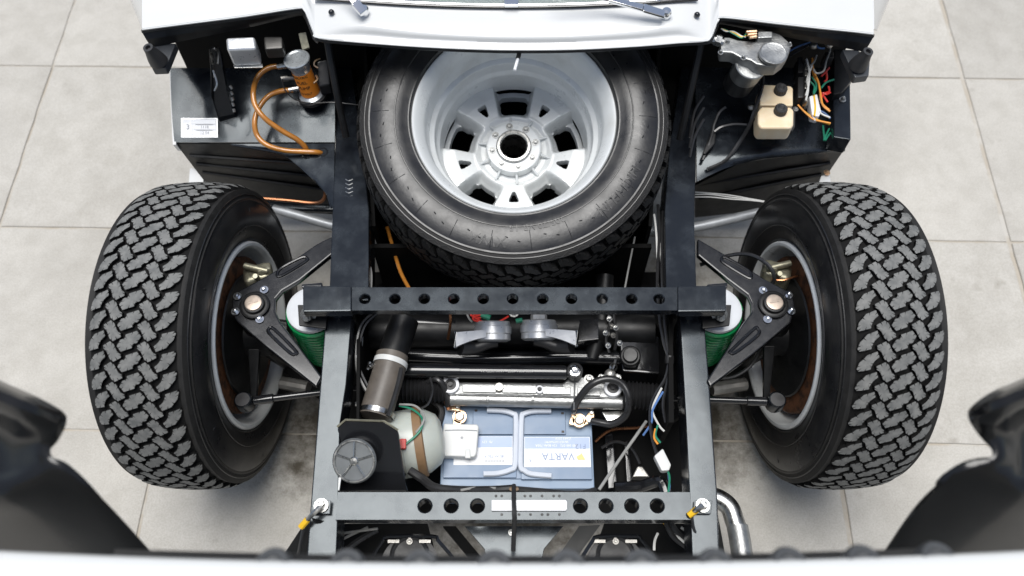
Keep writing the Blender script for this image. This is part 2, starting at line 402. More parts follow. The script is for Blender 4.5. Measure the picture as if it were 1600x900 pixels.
# ---- tyre builder (shared by the road wheels and the spare wheel)
def tyre_profile(rt, rr, hw):
    k = (rt - rr)
    return [(rr + .003, hw * .72), (rr + .006, hw * .86), (rr + .0095, hw * .91), (rr + .013, hw * .905), (rr + k * .18, hw * .95), (rr + k * .28, hw * .985), (rr + k * .4, hw * 1.0), (rr + k * .52, hw * .992), (rr + k * .64, hw * .955), (rr + k * .7, hw * .927),
            (rr + k * .71, hw * .934), (rr + k * .735, hw * .93), (rr + k * .745, hw * .908), (rr + k * .81, hw * .895), (rr + k * .885, hw * .85)]
def tyre(o, a, rt, rr, hw, parent, smat, tmat, ref=None, pitches=55, tw=None, flip=1):
    prof = tyre_profile(rt, rr, hw); tw = tw or hw * .80
    base = rt - .0085
    crown = lambda w: .0 - 1.1 * w * w * (1 if abs(w) < tw else 1.1)
    mid = [(base - .0005 + crown(w), w) for w in [tw * q for q in (1.0, .8, .6, .4, .2, 0, -.2, -.4, -.6, -.8, -1.0)]]
    full = prof + mid + [(r, -h) for (r, h) in prof[::-1]]
    ty = MB().lathe(full, o, a, 120, ref).build('tyre', smat, parent, sharp=40)
    ty.data.materials.append(M['groove']); ty.data.materials.append(M['shoulder'])
    for i, p in enumerate(ty.data.polygons):
        if len(prof) <= i // 120 < len(prof) + len(mid) - 1: p.material_index = 1
        elif len(prof) - 4 <= i // 120 < len(prof) + len(mid) + 3: p.material_index = 2
    x, y, ax = frame(a, ref); mb = MB()
    pitch = 2 * math.pi / pitches
    cw = 2 * tw / 5; LP = pitch * rt
    fw = cw / 134; fs = LP / 188
    OUT = [(-65, 78), (-52, 15), (-5, -60), (62, -96), (74, -50), (40, -12), (20, 40), (16, 68), (-58, 94)]
    C2 = [(-66, -58), (-15, -100), (12, -72), (36, 2), (66, 34), (68, 60), (10, 100), (-14, 74), (-36, 0), (-64, -36)]
    C3 = [(-90, 46), (-62, 92), (20, 58), (27, 22), (62, 8), (90, -46), (62, -92), (-20, -58), (-27, -22), (-62, -8)]
    COLS = [[(p * fw * kx, q * fs * ky) for p, q in sh] for sh, kx, ky in ((OUT, 1, .94), (C2, .98, .87), (C3, .98, .95), (C2, .98, .87), ([(-p, -q) for p, q in OUT], 1, .94))]
    def inset(pts, g):
        n = len(pts); area = sum(pts[i][0] * pts[(i + 1) % n][1] - pts[(i + 1) % n][0] * pts[i][1] for i in range(n)); sg = 1 if area > 0 else -1
        out = []
        for i in range(n):
            p0, p1, p2 = pts[i - 1], pts[i], pts[(i + 1) % n]
            e1 = Vector((p1[0] - p0[0], p1[1] - p0[1])).normalized(); e2 = Vector((p2[0] - p1[0], p2[1] - p1[1])).normalized()
            n1 = Vector((-e1.y, e1.x)) * sg; n2 = Vector((-e2.y, e2.x)) * sg; m_ = (n1 + n2); l = max(m_.length, .6); m_ = m_.normalized() * min(g * 2 / l, g * 1.7)
            out.append((p1[0] + m_.x, p1[1] + m_.y))
        return out
    def notched(poly):
        out = []; n = len(poly); cx = sum(p[0] for p in poly) / n; cy = sum(p[1] for p in poly) / n
        for i, p in enumerate(poly):
            q = poly[(i + 1) % n]; out.append(p)
            ex, ey = q[0] - p[0], q[1] - p[1]; el = math.hypot(ex, ey)
            if el > .0045:
                f_ = .5 if i % 2 else .38; mx, my = p[0] + ex * f_, p[1] + ey * f_; tx, ty = cx - mx, cy - my; tl = math.hypot(tx, ty); g = .0009; d = min(.0062, tl * .7)
                out += [(mx - ex / el * g, my - ey / el * g), (mx + tx / tl * d, my + ty / tl * d), (mx + ex / el * g, my + ey / el * g)]
        return out
    for c in range(5):
        w0 = -tw + cw * (c + .5); shape = notched(inset(COLS[c], -.0008))
        for i in range(pitches):
            th0 = pitch * (i + (.5 if c % 2 else 0)); jx = random.uniform(.985, 1.015); top, bot = [], []
            for (pw, ps) in shape:
                w = w0 + pw; th = th0 + ps / rt * jx
                rr_ = rt + crown(w) - (.0035 * max(0, (abs(w) - tw * .9) / (tw * .1)))
                d = x * math.cos(th) + y * math.sin(th)
                top.append(o + ax * w + d * rr_); bot.append(o + ax * w + d * (base + crown(w) - .003))
            n = len(top)
            mb.raw(top + bot, [tuple(range(n))] + [((j + 1) % n, j, n + j, n + (j + 1) % n) for j in range(n)])
    t = mb.build('tread_blocks', tmat, parent, sharp=30); t['kind'] = 'stuff'
    t.data.materials.append(M['groove'])
    for p in t.data.polygons: p.material_index = 1 if len(p.vertices) == 4 else 0
    # shoulder: fine rib rings on the sidewall
    rb = MB()
    for q, rad in ((.3, .0012), (.92, .0014)):
        rr_ = rr + (rt - rr) * (.3 if q == .3 else .795); hh = hw * (.988 if q == .3 else .897)
        rb.lathe([(rr_ + .0015 * math.cos(t_), hh + .0015 * math.sin(t_)) for t_ in [i * math.pi / 3 for i in range(6)]], o, a, 96, ref, closed=True)
    rb.build('sidewall_rib', smat, parent)
def side_text(mb, body, size, o, a, r, ang, h, ref, ext=.0009, outward=True):
    """raised lettering bent round a sidewall; letters' tops point away from the hub if outward"""
    v, f = text_geo(body, size, ext); x, y, ax = frame(a, ref); s = 1 if outward else -1
    out = []
    for p in v:
        th = ang - s * p.x / r
        rad = r + s * p.y
        out.append(o + (x * math.cos(th) + y * math.sin(th)) * rad + ax * (h(rad) + p.z))
    return mb.raw(out, f)

# ---- road wheels
def road_wheel(side, C, label):
    a = Vector((-side * math.cos(R(4.5)), -math.sin(R(2.5)), math.sin(R(4.5)))).normalized()   # points inboard
    root = empty('front_wheel', (C.x, C.y, 0), CAR, label)
    o = C - a * .082; ref = UP
    tyre(o, a, .3215, .193, .1055, root, M['side'], M['tread'], ref, flip=side, tw=.0795)
    rim = MB()
    rim.lathe([(.197, .07), (.199, .09), (.198, .0965), (.194, .0995), (.189, .099), (.185, .0945), (.1825, .085), (.181, .072), (.172, .055), (.17, .0), (.17, -.07), (.16, -.075)], o, a, 96, ref)
    rim.build('rim', M['rim'], root, sharp=40)
    d = MB(); d.lathe([(.05, -.065), (.165, -.07), (.165, -.06), (.05, -.05)], o, a, 64, ref); d.build('wheel_disc', M['rimdark'], root)
    bd = MB(); bd.lathe([(.07, .066), (.07, .074), (.10, .079), (.163, .079), (.166, .077), (.166, .06), (.163, .058), (.07, .058)], o, a, 80, ref); bd.build('brake_disc', M['rust'], root)
    sh = MB(); sh.lathe([(.0, .09), (.05, .092), (.09, .087), (.128, .088), (.131, .085), (.07, .08)], o, a, 64, ref); sh.build('dust_shield', M['satin'], root)
    vm = MB(); x, y, ax = frame(a, ref)
    b = o + ax * .085 - x * .14 + y * side * .1
    vm.tube([b, b + ax * .012 - x * .004, b + ax * .028 - x * .012], .003, 8); vm.build('valve_stem', M['rubber'], root)
    sl = MB()
    for k in range(18):          # mould lines across the sidewall
        t = k * 2 * math.pi / 18 + .1; d0 = x * math.cos(t) + y * math.sin(t)
        if k % 3 == 0: sl.tube([o + d0 * .225 + ax * .1005, o + d0 * .25 + ax * .1042, o + d0 * .268 + ax * .1037], .0007, 5)
    sl.build('mould_line', M['side'], root)
    return root, o, a
CL = P(385, 523, .321); CR = P(1227, 523, .321)
road_wheel(-1, CL, 'front wheel on the left of the picture with dusty block tread')
road_wheel(1, CR, 'front wheel on the right of the picture with dusty block tread')

# ---- suspension
def both(name, mt, fn, parents=(None, None)):
    return [fn(s) for s in (-1, 1)]
WB_L = [(362, 468), (362, 490), (370, 503), (416, 542), (494, 604), (503, 588), (466, 538), (438, 503), (430, 486), (431, 466), (441, 454), (468, 438), (520, 396), (520, 368), (496, 380), (452, 410), (406, 436), (372, 454)]
WB_R = [(1243, 480), (1240, 462), (1228, 452), (1196, 436), (1152, 408), (1090, 372), (1090, 398), (1136, 436), (1168, 460), (1174, 474), (1174, 488), (1160, 506), (1140, 538), (1104, 594), (1110, 604), (1176, 554), (1236, 504)]
def wishbone(poly, bj, bolts, slots, label):
    zf = lambda px: .452 - .012 * min(1, abs(px - bj[0]) / 130)
    m = MB(); pts = [P(x, y, zf(x)) for x, y in poly]
    m.prism(pts, .016, bev=.004, seg=2)
    # raised ribs round the pressed slots, and a turned-down flange along the edge
    for sl in slots: m.tube([P(x, y, zf(x) + .0005) for x, y in sl], .0034, 8, closed=True)
    w = m.build('upper_wishbone', M['arm'], CAR, label)
    j = MB(); o = P(*bj, .4535)
    j.lathe([(0, 0), (.0295, 0), (.0295, .003), (.026, .005), (.0235, .005), (.0235, .002), (.0205, .002), (.0205, .009), (.018, .0105), (.0, .0105)], o, UP, 32)
    j.build('ball_joint', M['satin'], w)
    c = MB(); c.lathe([(0, .0108), (.0165, .0108), (.0165, .0125), (.0135, .0135), (.0, .0135)], o, UP, 28); c.box(o + Vector((0, 0, .0138)), (.02, .0025, .0012), Matrix.Rotation(.25, 3, 'Z')); c.build('joint_cap', mat('tan_cap', (.42, .35, .29), .4, .6, var=.25, vscale=90), w)
    for b in bolts:
        MB().bolt(P(*b, .452), UP, .0056, .007).build('bolt', M['chrome'], w)
    return w
wishbone(WB_L, (398, 477), [(371, 463), (413, 453), (368, 487), (406, 499)],
         [[(433, 428), (441, 418), (470, 403), (479, 403), (477, 409), (440, 431)], [(420, 514), (428, 514), (462, 548), (461, 553), (453, 551), (422, 522)]], 'pressed black upper wishbone beside the left wheel')
wishbone(WB_R, (1208, 476), [(1192, 454), (1232, 461), (1236, 486), (1199, 499)],
         [[(1128, 405), (1134, 403), (1168, 422), (1174, 432), (1168, 434), (1132, 412)], [(1184, 514), (1178, 514), (1144, 546), (1141, 551), (1150, 550), (1184, 524)]], 'pressed black upper wishbone beside the right wheel')
for s, (ex, ey), (ix, iy), (ux, uy), lab in ((-1, (382, 628), (500, 613), (396, 545), 'left'), (1, (1212, 628), (1100, 624), (1203, 540), 'right')):
    tr = MB(); e = P(ex, ey, .315); i_ = P(ix, iy, .315)
    d = (i_ - e).normalized()
    tr.cyl(e + d * .045, i_ + d * .1, .0068, 14); tr.cyl(e + d * .018, e + d * .06, .0095, 12, .002)
    t = tr.build('tie_rod', M['gloss'], CAR)
    k = MB(); k.lathe([(0, -.02), (.017, -.02), (.019, -.012), (.0185, .012), (.0165, .016), (.0155, .013), (0, .013)], e, UP, 24); k.build('rod_end', M['black'], t)
    MB().lathe([(0, .0132), (.0145, .0132), (.0145, .0155), (0, .0157)], e, UP, 24).build('end_cap', mat('rod_cap', (.03, .03, .032), .4, .3), t)
    st = MB(); u = P(ux, uy, .37); n = P(ex + s * -14, ey - 6, .31)
    for o_, w1, w2 in ((0, .012, .006),):
        st.prism([u + Vector((-w1, 0, 0)), u + Vector((w1, 0, 0)), n + Vector((w2, 0, 0)), n + Vector((-w2, 0, 0))], .014, bev=.003)
    st.prism([n + Vector((-.006, -.004, 0)), n + Vector((.006, .004, 0)), e + Vector((.009, .006, -.012)), e + Vector((-.009, -.006, -.012))], .01, bev=.002)
    st.build('steering_arm', M['satin'], CAR)
    # upright and lower wishbone
    hub = CL if s < 0 else CR
    up = MB(); top = P(398 if s < 0 else 1208, 477, .45)
    up.tube([top, Vector((hub.x - s * .03, hub.y, .39)), Vector((hub.x - s * .03, hub.y, .27)), Vector((hub.x - s * .06, hub.y, .17))], .022, 12); up.cyl(Vector((hub.x - s * .06, hub.y, .32)), Vector((hub.x + s * .05, hub.y, .32)), .045, 24, .005)
    up.build('upright', M['satin'], CAR)
    lw = MB(); px_ = hub.x - s * .05
    lw.prism([Vector((px_, hub.y - .03, .185)), Vector((px_, hub.y + .03, .185)), Vector((s * .3, hub.y + .2, .19)), Vector((s * .3, hub.y + .15, .19)), Vector((s * .36, hub.y + .02, .19)), Vector((s * .3, hub.y - .12, .19)), Vector((s * .3, hub.y - .18, .19))], .03, bev=.004)
    lw.build('lower_wishbone', M['deep'], CAR)
    # caliper at the rear of the disc, seen above the wishbone
    cx, cy = (403, 424) if s < 0 else (1214, 420)
    cp = MB(); c0 = P(cx, cy, .44)
    rot = Matrix.Rotation(-s * R(18), 3, 'Z') @ Matrix.Rotation(R(-20), 3, 'X')
    cp.box(c0 + Vector((s * .005, 0, -.03)), (.058, .05, .045), rot, .012, 3); cp.box(c0 + Vector((-s * .012, .006, -.006)), (.03, .024, .022), rot, .006); cp.cyl(c0 + Vector((-s * .022, .0, .0)), c0 + Vector((s * .03, .012, .002)), .007, 12, .002)
    cp.cyl(c0 + Vector((0, -.014, -.004)), c0 + Vector((0, -.018, .014)), .006, 10, .001)
    cp.build('brake_caliper', M['olive'], CAR)
    # spring, its cap and bump plate
    qx, qy = (486, 482) if s < 0 else (1121, 482)
    c1 = P(qx, qy, .425)
    sp = MB(); pts = [c1 + Vector(((.05) * math.cos(t), .05 * math.sin(t), -.012 - .0105 * t / (2 * math.pi) * 1.25)) for t in [k * 2 * math.pi / 22 for k in range(22 * 13)]]
    sp.tube(pts, .0056, 8, n=1); sp.build('coil_spring', M['green'], CAR)
    sc_ = MB(); sc_.lathe([(0, .0), (.042, .0), (.05, -.003), (.051, -.010), (0, -.010)], c1, UP, 40); sc_.build('spring_cap', mat('cap_white', (.56, .58, .61), .4, var=.06), CAR)
    da = MB(); da.cyl(c1 + Vector((0, 0, -.012)), c1 + Vector((0, 0, -.25)), .03, 20); da.build('damper', M['plastic'], CAR)
    ar = MB()     # pale anti-roll tube behind the wheel
    ar.tube([(428, 326, .26), (470, 338, .26), (530, 354, .26), (600, 360, .26)] if s < 0 else [(1186, 332, .26), (1160, 338, .26), (1080, 356, .26), (1010, 362, .26)], .0115, 14); ar.build('anti_roll_bar', M['rimdark'], CAR)
    kb = MB(); kb.tube([(440, 598, .24), (482, 606, .25)] if s < 0 else [(1165, 600, .24), (1112, 608, .25)], .014, 10); kb.build('lower_pivot', M['dull'], CAR)
br = MB(); br.tube([(1094, 414, .4), (1140, 399, .43), (1172, 398, .45), (1198, 412, .46), (1210, 432, .45), (1204, 448, .42)], .0042, 8); br.build('brake_hose', M['wire'], CAR, 'black brake hose looping over the right wishbone')
br = MB(); br.tube([(1206, 436, .435), (1222, 438, .44), (1240, 433, .44), (1252, 430, .42)], .0025, 8); br.build('brake_pipe', M['copper'], CAR)
br = MB(); br.tube([(1098, 588, .33), (1140, 590, .33), (1172, 572, .34), (1190, 540, .34)], .004, 8); br.build('brake_hose', M['wire'], CAR)

# ---- frame
fr = MB()
fr.prism([(509, 488, .448), (550, 488, .448), (541, 600, .436), (531, 665, .4285), (528, 800, .417), (525, 880, .41), (478, 880, .41), (485, 790, .418), (497, 640, .431)], .075, bev=.003)
rail_l = fr.build('frame_rail', M['black'], CAR, 'black box section rail on the left of the battery')
fr = MB(); fr.prism([(1062, 488, .444), (1100, 488, .444), (1110, 620, .4335), (1121, 770, .4235), (1125, 880, .417), (1082, 880, .417), (1079, 800, .4215), (1072, 660, .431)], .075, bev=.003)
rail_r = fr.build('frame_rail', M['black'], CAR, 'black box section rail on the right of the battery')
fr = MB(); fr.prism([(514, 70, .428), (545, 70, .428), (566, 230, .444), (577, 330, .453), (576, 470, .463), (514, 470, .463), (519, 340, .454), (524, 220, .443)], .09, bev=.003)
fr.build('rear_rail', M['black'], CAR, 'black rail between spare wheel and left rear shelf')
fr = MB(); fr.prism([(1070, 70, .428), (1098, 70, .428), (1089, 220, .443), (1085, 340, .454), (1089, 470, .463), (1041, 470, .463), (1038, 330, .453), (1046, 230, .444)], .09, bev=.003)
fr.build('rear_rail', M['black'], CAR, 'black rail between spare wheel and right rear shelf')
# rear cross bar with eleven holes
ZC = .507
def cross(name, x0, x1, ya, yb, z, holes, r, label, depth=.018):
    o = P(x0, yb, z); ex = (P(x1, yb, z) - o); L = ex.length; ex.normalize(); ey = Vector((0, 1, 0)); Wd = P(x0, ya, z).y - o.y
    m = MB(); hs = [((P(h, (ya + yb) / 2, z) - o).dot(ex), Wd * .5, r) for h in holes]
    m.holed(o, ex, ey, L, Wd, hs, depth)
    a, b, c, d = o, o + ex * L, o + ex * L + ey * Wd, o + ey * Wd; dn = Vector((0, 0, -depth))
    m.raw([a, b, c, d, a + dn, b + dn, c + dn, d + dn], [(0, 4, 5, 1), (1, 5, 6, 2), (2, 6, 7, 3), (3, 7, 4, 0)])
    return m.build(name, M['black'], CAR, label, weld=False, sharp=25), o, ex, ey, Wd
cross('cross_bar', 546, 1062, 449, 485, ZC, [570, 617, 663, 709, 755, 801, 848, 893, 941, 987, 1030], .0098, 'black tubular bar with eleven round holes in front of the spare wheel')
for xa, xb, bx, sx in ((473, 549, 482, 524), (1059, 1135, 1124, 1082)):
    e = MB(); e.prism([(xa, 446, ZC + .006), (xb, 446, ZC + .006), (xb, 486, ZC + .006), (xa, 487, ZC + .006)], .024, bev=.003)
    bk = [(465, 476), (512, 476), (509, 513), (467, 508)] if xa < 800 else [(1096, 476), (1143, 476), (1140, 508), (1098, 513)]
    q = e.build('bar_bracket', M['black'], CAR)
    MB().prism([P(x, y, .458) for x, y in bk], .006, bev=.0015).build('bracket_plate', M['satin'], q)
    MB().bolt(P(bx, 491, .462), Vector((0, -.75, .66)), .0105, .018).build('bolt', M['alu'], q); MB().bolt(P(sx, 487, .46), Vector((0, -.75, .66)), .0055, .012).build('bolt', M['steel'], q)
    lp = MB(); xx = (xa + 14) if xa < 800 else xb - 14
    lp.prism([P(xx - 16, 444, ZC + .004), P(xx + 16, 441, ZC + .004), P(xx + 16, 449, ZC + .004), P(xx - 16, 449, ZC + .004)], .01, bev=.002); lp.build('bracket_lip', M['gloss'], q)
# front cross member
fm, fo, fex, fey, fW = cross('front_cross_member', 524, 1082, 769, 812, .428, [664, 705, 746, 907, 947, 987, 1027], .0118, 'black front cross member with round holes and a pale plate', depth=.03)
pl = MB(); pl.prism([(768, 781, .4325), (884, 781, .4325), (886, 784, .4325), (886, 795, .4325), (884, 798, .4325), (768, 798, .4325)], .005, bev=.001); pl.build('pale_plate', M['label'], fm)
pl = MB()
for i, x in enumerate(range(775, 885, 9)):
    for yy in (775, 804):
        if (i * 7 + yy) % 5 < 3: pl.lathe([(0, .0008), (.0022, .0008), (.0026, 0)], P(x, yy, .428), UP, 8)
pl.build('rivet_hole', M['rubber'], fm)
for bx, s in ((502, -1), (1098, 1)):
    b = MB(); b.prism([(bx - 13, 782, .432), (bx + 15, 782, .432), (bx + 13, 803, .430), (bx - 15, 803, .430)], .006, bev=.001)
    q = b.build('corner_plate', M['black'], CAR); MB().bolt(P(bx, 790, .4345), UP, .0085, .014).build('bolt', M['steel'], q)
    lg = MB(); lg.tube([(bx - 2, 806, .41), (bx - 6, 850, .36), (bx - 9, 900, .32)], .016, 12); lg.build('hinge_strut', M['satin'], CAR)
    tg = MB()
    ax_, ay_ = (474, 818) if s < 0 else (1081, 801)
    tg.tube([(bx, 790, .446), ((bx + ax_) / 2, (790 + ay_) / 2, .446), (ax_, ay_, .43)], .004, 8, rad=lambda t: .0055 - .002 * t)
    q2 = tg.build('earth_tag', M['steel'], CAR)
    t2 = MB(); d = (Vector((ax_, ay_, 0)) - Vector((bx, 790, 0))).normalized()
    t2.tube([(ax_ + d.x * -9, ay_ + d.y * -9, .436), (ax_ + d.x * 6, ay_ + d.y * 9, .43)], .006, 8); t2.build('crimp_sleeve', M['yellow'], q2)
    t3 = MB(); t3.tube([(ax_, ay_ + 6, .43), (ax_ + (4 if s > 0 else -4), ay_ + 28, .42), (ax_ + (18 if s > 0 else -10), ay_ + 50, .4), (ax_ + (40 if s > 0 else -30), ay_ + 70, .38)], .003, 6); t3.build('earth_lead', M['wire'], q2)
gp = MB()    # dark gussets running outward below the rails' front ends
gp.prism([(486, 800, .40), (528, 812, .40), (520, 900, .3), (420, 900, .3)], .02, bev=.003); gp.build('front_gusset', M['satin'], CAR)
gp = MB(); gp.prism([(1080, 812, .40), (1122, 800, .40), (1140, 900, .3), (1085, 900, .3)], .02, bev=.003); gp.build('front_gusset', M['satin'], CAR)
# under tray, spare wheel well and bulkhead
ut = MB(); ut.prism([(560, 425, .11), (1042, 425, .11), (1075, 800, .11), (525, 800, .11)], .01); ut.build('under_tray', M['deep'], CAR)
wl = MB(); wl.prism([Vector((-.31, .98, .2)), Vector((.31, .98, .2)), Vector((.38, 1.5, .26)), Vector((-.38, 1.5, .26))], .01); wl.prism([Vector((-.45, 1.4, .75)), Vector((.45, 1.4, .75)), Vector((.45, 1.4, .08)), Vector((-.45, 1.4, .08))], Vector((0, .02, 0)))
wl.prism([Vector((-.3, .93, .38)), Vector((.3, .93, .38)), Vector((.3, .93, .12)), Vector((-.3, .93, .12))], Vector((0, -.01, 0)))
wl.build('spare_wheel_well', M['deep'], CAR)
for s in (-1, 1):
    sw = MB(); x = s * .345
    sw.prism([Vector((s * .29, .95, .42)), Vector((s * .335, 1.42, .5)), Vector((s * .335, 1.42, .15)), Vector((s * .29, .95, .12))], Vector((s * .008, 0, 0))); sw.build('well_side', M['deep'], CAR)
bt = MB(); bt.tube([(580, 520, .25), (700, 518, .25), (860, 515, .25), (1020, 520, .25)], .04, 16); bt.build('cross_tube', M['satin'], CAR)
bt = MB(); bt.tube([(945, 430, .30), (940, 500, .27), (925, 560, .24)], .02, 14); bt.build('steering_column', M['satin'], CAR)
# tower plates under the bar, where cap sides show
for s, xx in ((-1, 560), (1, 1048)):
    tp = MB(); tp.prism([P(xx - 3, 492, .40), P(xx + 3, 492, .40), P(xx + 3 - s * -2, 660, .40), P(xx - 3, 660, .40)], .2); tp.build('inner_flange', M['deep'], CAR)
# diagonal stays at the bulkhead
for pts, lb in (([(511, 62, .66), (525, 140, .58), (541, 214, .49)], 'left'), ([(1096, 66, .66), (1080, 140, .58), (1062, 218, .49)], 'right')):
    st = MB(); st.tube(pts, .0075, 10); st.build('diagonal_stay', M['satin'], CAR)
mk = MB()
for i in range(5):
    y = 281 + i * 6.4; mk.tube([(540, y - 1, .4495), (545, y + 1.5, .4495), (551, y - 1, .4495)], .0013, 6)
mk.build('stamped_mark', M['steel'], CAR)

# ---- rear shelves and wheel arch panels
def shelf(side, poly, z, th=.006): pass
lf = MB()
rows = [[(268, 108, .487), (330, 108, .488), (420, 108, .488), (524, 108, .488)], [(269, 150, .467), (330, 150, .468), (420, 150, .469), (524, 150, .469)], [(271, 190, .45), (330, 190, .45), (420, 190, .451), (524, 190, .452)], [(274, 224, .437), (330, 224, .438), (420, 224, .44), (524, 224, .442)]]
lf.skin(rows, .006)
shl = lf.build('rear_shelf', M['black'], CAR, 'black sheet shelf above the left wheel with a maker plate')
rb = MB(); rb.tube([(346, 195, .4485), (420, 195, .449), (518, 196, .449)], .0036, 8); rb.tube([(398, 131, .4785), (460, 132, .478), (518, 133, .478)], .003, 8); rb.tube([(280, 128, .479), (310, 129, .479)], .003, 8); rb.tube([(516, 112, .4865), (518, 160, .465), (516, 222, .4435)], .003, 8)
rb.build('swage', M['black'], shl)
we = MB(); we.skin([[(265, 110, .475), (267, 170, .457), (270, 226, .442)], [(271, 110, .475), (273, 170, .457), (275, 226, .442)]], .03, smooth=False); we.build('wing_edge', M['white'], CAR, 'white edge of the wing beside the left shelf')
fpn = MB(); YL = P(275, 224, .437).y
fpn.prism([P(275, 225, .436), P(523, 225, .441), PY(524, 335, YL + .03), PY(430, 330, YL + .03), PY(350, 318, YL + .03), PY(320, 284, YL + .02)], Vector((0, .008, 0)))
for q in (.30, .52, .74):
    a = PY(275 + 45 * q + 8, 225 + 60 * q, YL + .02 * q - .003); b = PY(523, 232 + 90 * q, YL + .02 * q - .003); fpn.tube([a, b], .004, 6)
fpn.build('arch_panel', M['satin'], CAR, 'black panel below the left shelf behind the wheel')
gs = MB(); gs.skin([[(360, 226, .4425), (430, 226, .4445), (523, 226, .446)], [(390, 229, .442), (455, 233, .444), (523, 240, .4455)], [(440, 240, .44), (490, 255, .442), (523, 270, .444)], [(512, 300, .43), (518, 315, .43), (523, 330, .43)]], .004)
gs.build('gusset_plate', M['black'], CAR)
gs = MB(); gs.tube([(362, 226, .443), (400, 232, .442), (450, 242, .441), (485, 258, .44), (505, 285, .435), (518, 325, .43)], .0026, 6); gs.build('gusset_flange', M['black'], CAR)
cpz = MB(); cpz.tube([(370, 305, .3), (400, 309, .3), (450, 313, .3), (490, 317, .3), (505, 312, .31), (508, 298, .33), (498, 275, .36)], .0042, 8); cpz.build('fuel_pipe', M['copper'], CAR)
cpz = MB(); cpz.tube([(400, 318, .26), (460, 324, .26), (530, 326, .26)], .01, 8); cpz.build('lower_tube', M['black'], CAR)
wb = MB(); wb.prism([(296, 262, .36), (304, 262, .36), (318, 280, .36), (318, 292, .36), (294, 290, .36)], .05, bev=.003); wb.build('wing_corner', M['white'], CAR)
wb = MB(); wb.prism([(1283, 274, .36), (1297, 270, .36), (1300, 294, .36), (1276, 296, .36)], .05, bev=.003); wb.build('wing_corner', M['white'], CAR)
wb = MB(); wb.bolt(P(1292, 270, .365), UP, .005).build('bolt', M['brass'], CAR)
# right shelf
rf = MB(); rows = [[(1086, 108, .474), (1160, 108, .472), (1240, 108, .47), (1326, 108, .468)], [(1086, 160, .46), (1160, 160, .458), (1240, 160, .455), (1324, 160, .452)], [(1087, 205, .452), (1160, 210, .45), (1240, 208, .446), (1322, 205, .442)], [(1088, 250, .442), (1160, 244, .446), (1240, 234, .443), (1319, 229, .437)], [(1088, 285, .43), (1160, 252, .437), (1240, 240, .436), (1319, 233, .433)]]
rf.skin(rows, .006); shr = rf.build('rear_shelf', M['black'], CAR, 'black sheet shelf above the right wheel under fluid bottles and wiring')
fpn = MB(); YR = P(1319, 233, .433).y - .005
fpn.prism([PY(1319, 234, YR), PY(1240, 241, YR), PY(1160, 253, YR), PY(1086, 290, YR), PY(1086, 340, YR + .03), PY(1180, 330, YR + .03), PY(1276, 297, YR + .02)], Vector((0, .008, 0)))
for q in (.35, .65):
    fpn.tube([PY(1092, 262 + 75 * q, YR + .02 * q - .003), PY(1319 - 45 * q - 6, 234 + 60 * q, YR + .02 * q - .003)], .004, 6)
fpn.build('arch_panel', M['satin'], CAR, 'black panel below the right shelf behind the wheel')
MB().bolt(P(1296, 229, .436), UP, .0042).build('bolt', M['steel'], CAR)
# back walls of the bays under the cowl
for s in (-1, 1):
    bw = MB(); bw.prism([Vector((s * .33, 1.385, .74)), Vector((s * .76, 1.385, .70)), Vector((s * .76, 1.375, .42)), Vector((s * .33, 1.375, .42))], Vector((0, .01, 0))); bw.build('bay_wall', M['deep'], CAR)

# ---- cowl, windscreen, wipers
EDGE = [(222, 48), (300, 38), (385, 27), (462, 15), (474, 17), (482, 32), (491, 54), (498, 61), (560, 67), (640, 73), (720, 77), (800, 79), (900, 78), (1000, 73), (1060, 68), (1100, 66), (1110, 62), (1116, 48), (1122, 34), (1130, 29), (1200, 37), (1280, 46), (1330, 51), (1365, 55)]
def ez(x): return .715 - .03 * abs((x - 795) / 570) ** 2
rows = [[], [], [], [], [], [], []]
for (x, y) in EDGE:
    mid = 476 < x < 1128
    k = 1 if 500 < x < 1100 else 0
    t = abs(x - 795) / 570
    e = ez(x)
    rows[0].append(P(x, y, e - .022)); rows[1].append(P(x, y - .5, e)); rows[2].append(P(x, y - (12 if k else 5), e + .003 * k + .001))
    rows[3].append(P(x, y - (22 if k else 12), e + .012 * k + .003)); rows[4].append(P(x, min(y - 30, 34) if k else y - 26, e + .015 * k + .006))
    rows[5].append(P(x, (-4 + 16 * max(0, 1 - (abs(x - 800) / 330) ** 2)) if mid else y - 60, e + .022 if k else e + .018)); rows[6].append(P(x, -60, e + .05) if mid else P(x, -75, e + .03))
cw = MB(); cw.skin([[q for q in r] for r in rows], .004, nu=3, nv=3); cowl = cw.build('cowl', M['white'], CAR, 'white cowl panel below the windscreen', sharp=50)
se = MB(); se.tube([P(x, y + 1, ez(x) - .02) for x, y in EDGE], .0042, 8, n=4); se.build('cowl_seal', M['rubber'], cowl)
for s in (-1, 1):       # black returned underside at both ends of the cowl
    pts = [e for e in EDGE if (e[0] < 500 if s < 0 else e[0] > 1105)]
    if s < 0: lower = [(x + 14 * (1 - (x - 222) / 270), y + 24 - 18 * (x - 222) / 270) for x, y in pts]
    else: lower = [(x - 14 * ((x - 1105) / 260) + 0, y + 5 + 19 * (x - 1105) / 260) for x, y in pts]
    um = MB(); um.skin([[P(x, y + 1, ez(x) - .022) for x, y in pts], [P(lx, ly, ez(lx) - .05) for lx, ly in lower], [P(lx, ly - 10, ez(lx) - .09) for lx, ly in lower]], .003, nu=2, nv=2); um.build('cowl_return', M['satin'], cowl)
ws = MB(); wpts = [(x, -4 + 16.5 * max(0, 1 - (abs(x - 800) / 330) ** 2), ez(x) + .026) for x in range(490, 1120, 30)]
ws.tube([P(x, y - 1, z) for x, y, z in wpts], .0035, 8, n=2); ws.build('screen_seal', M['gloss'], cowl)
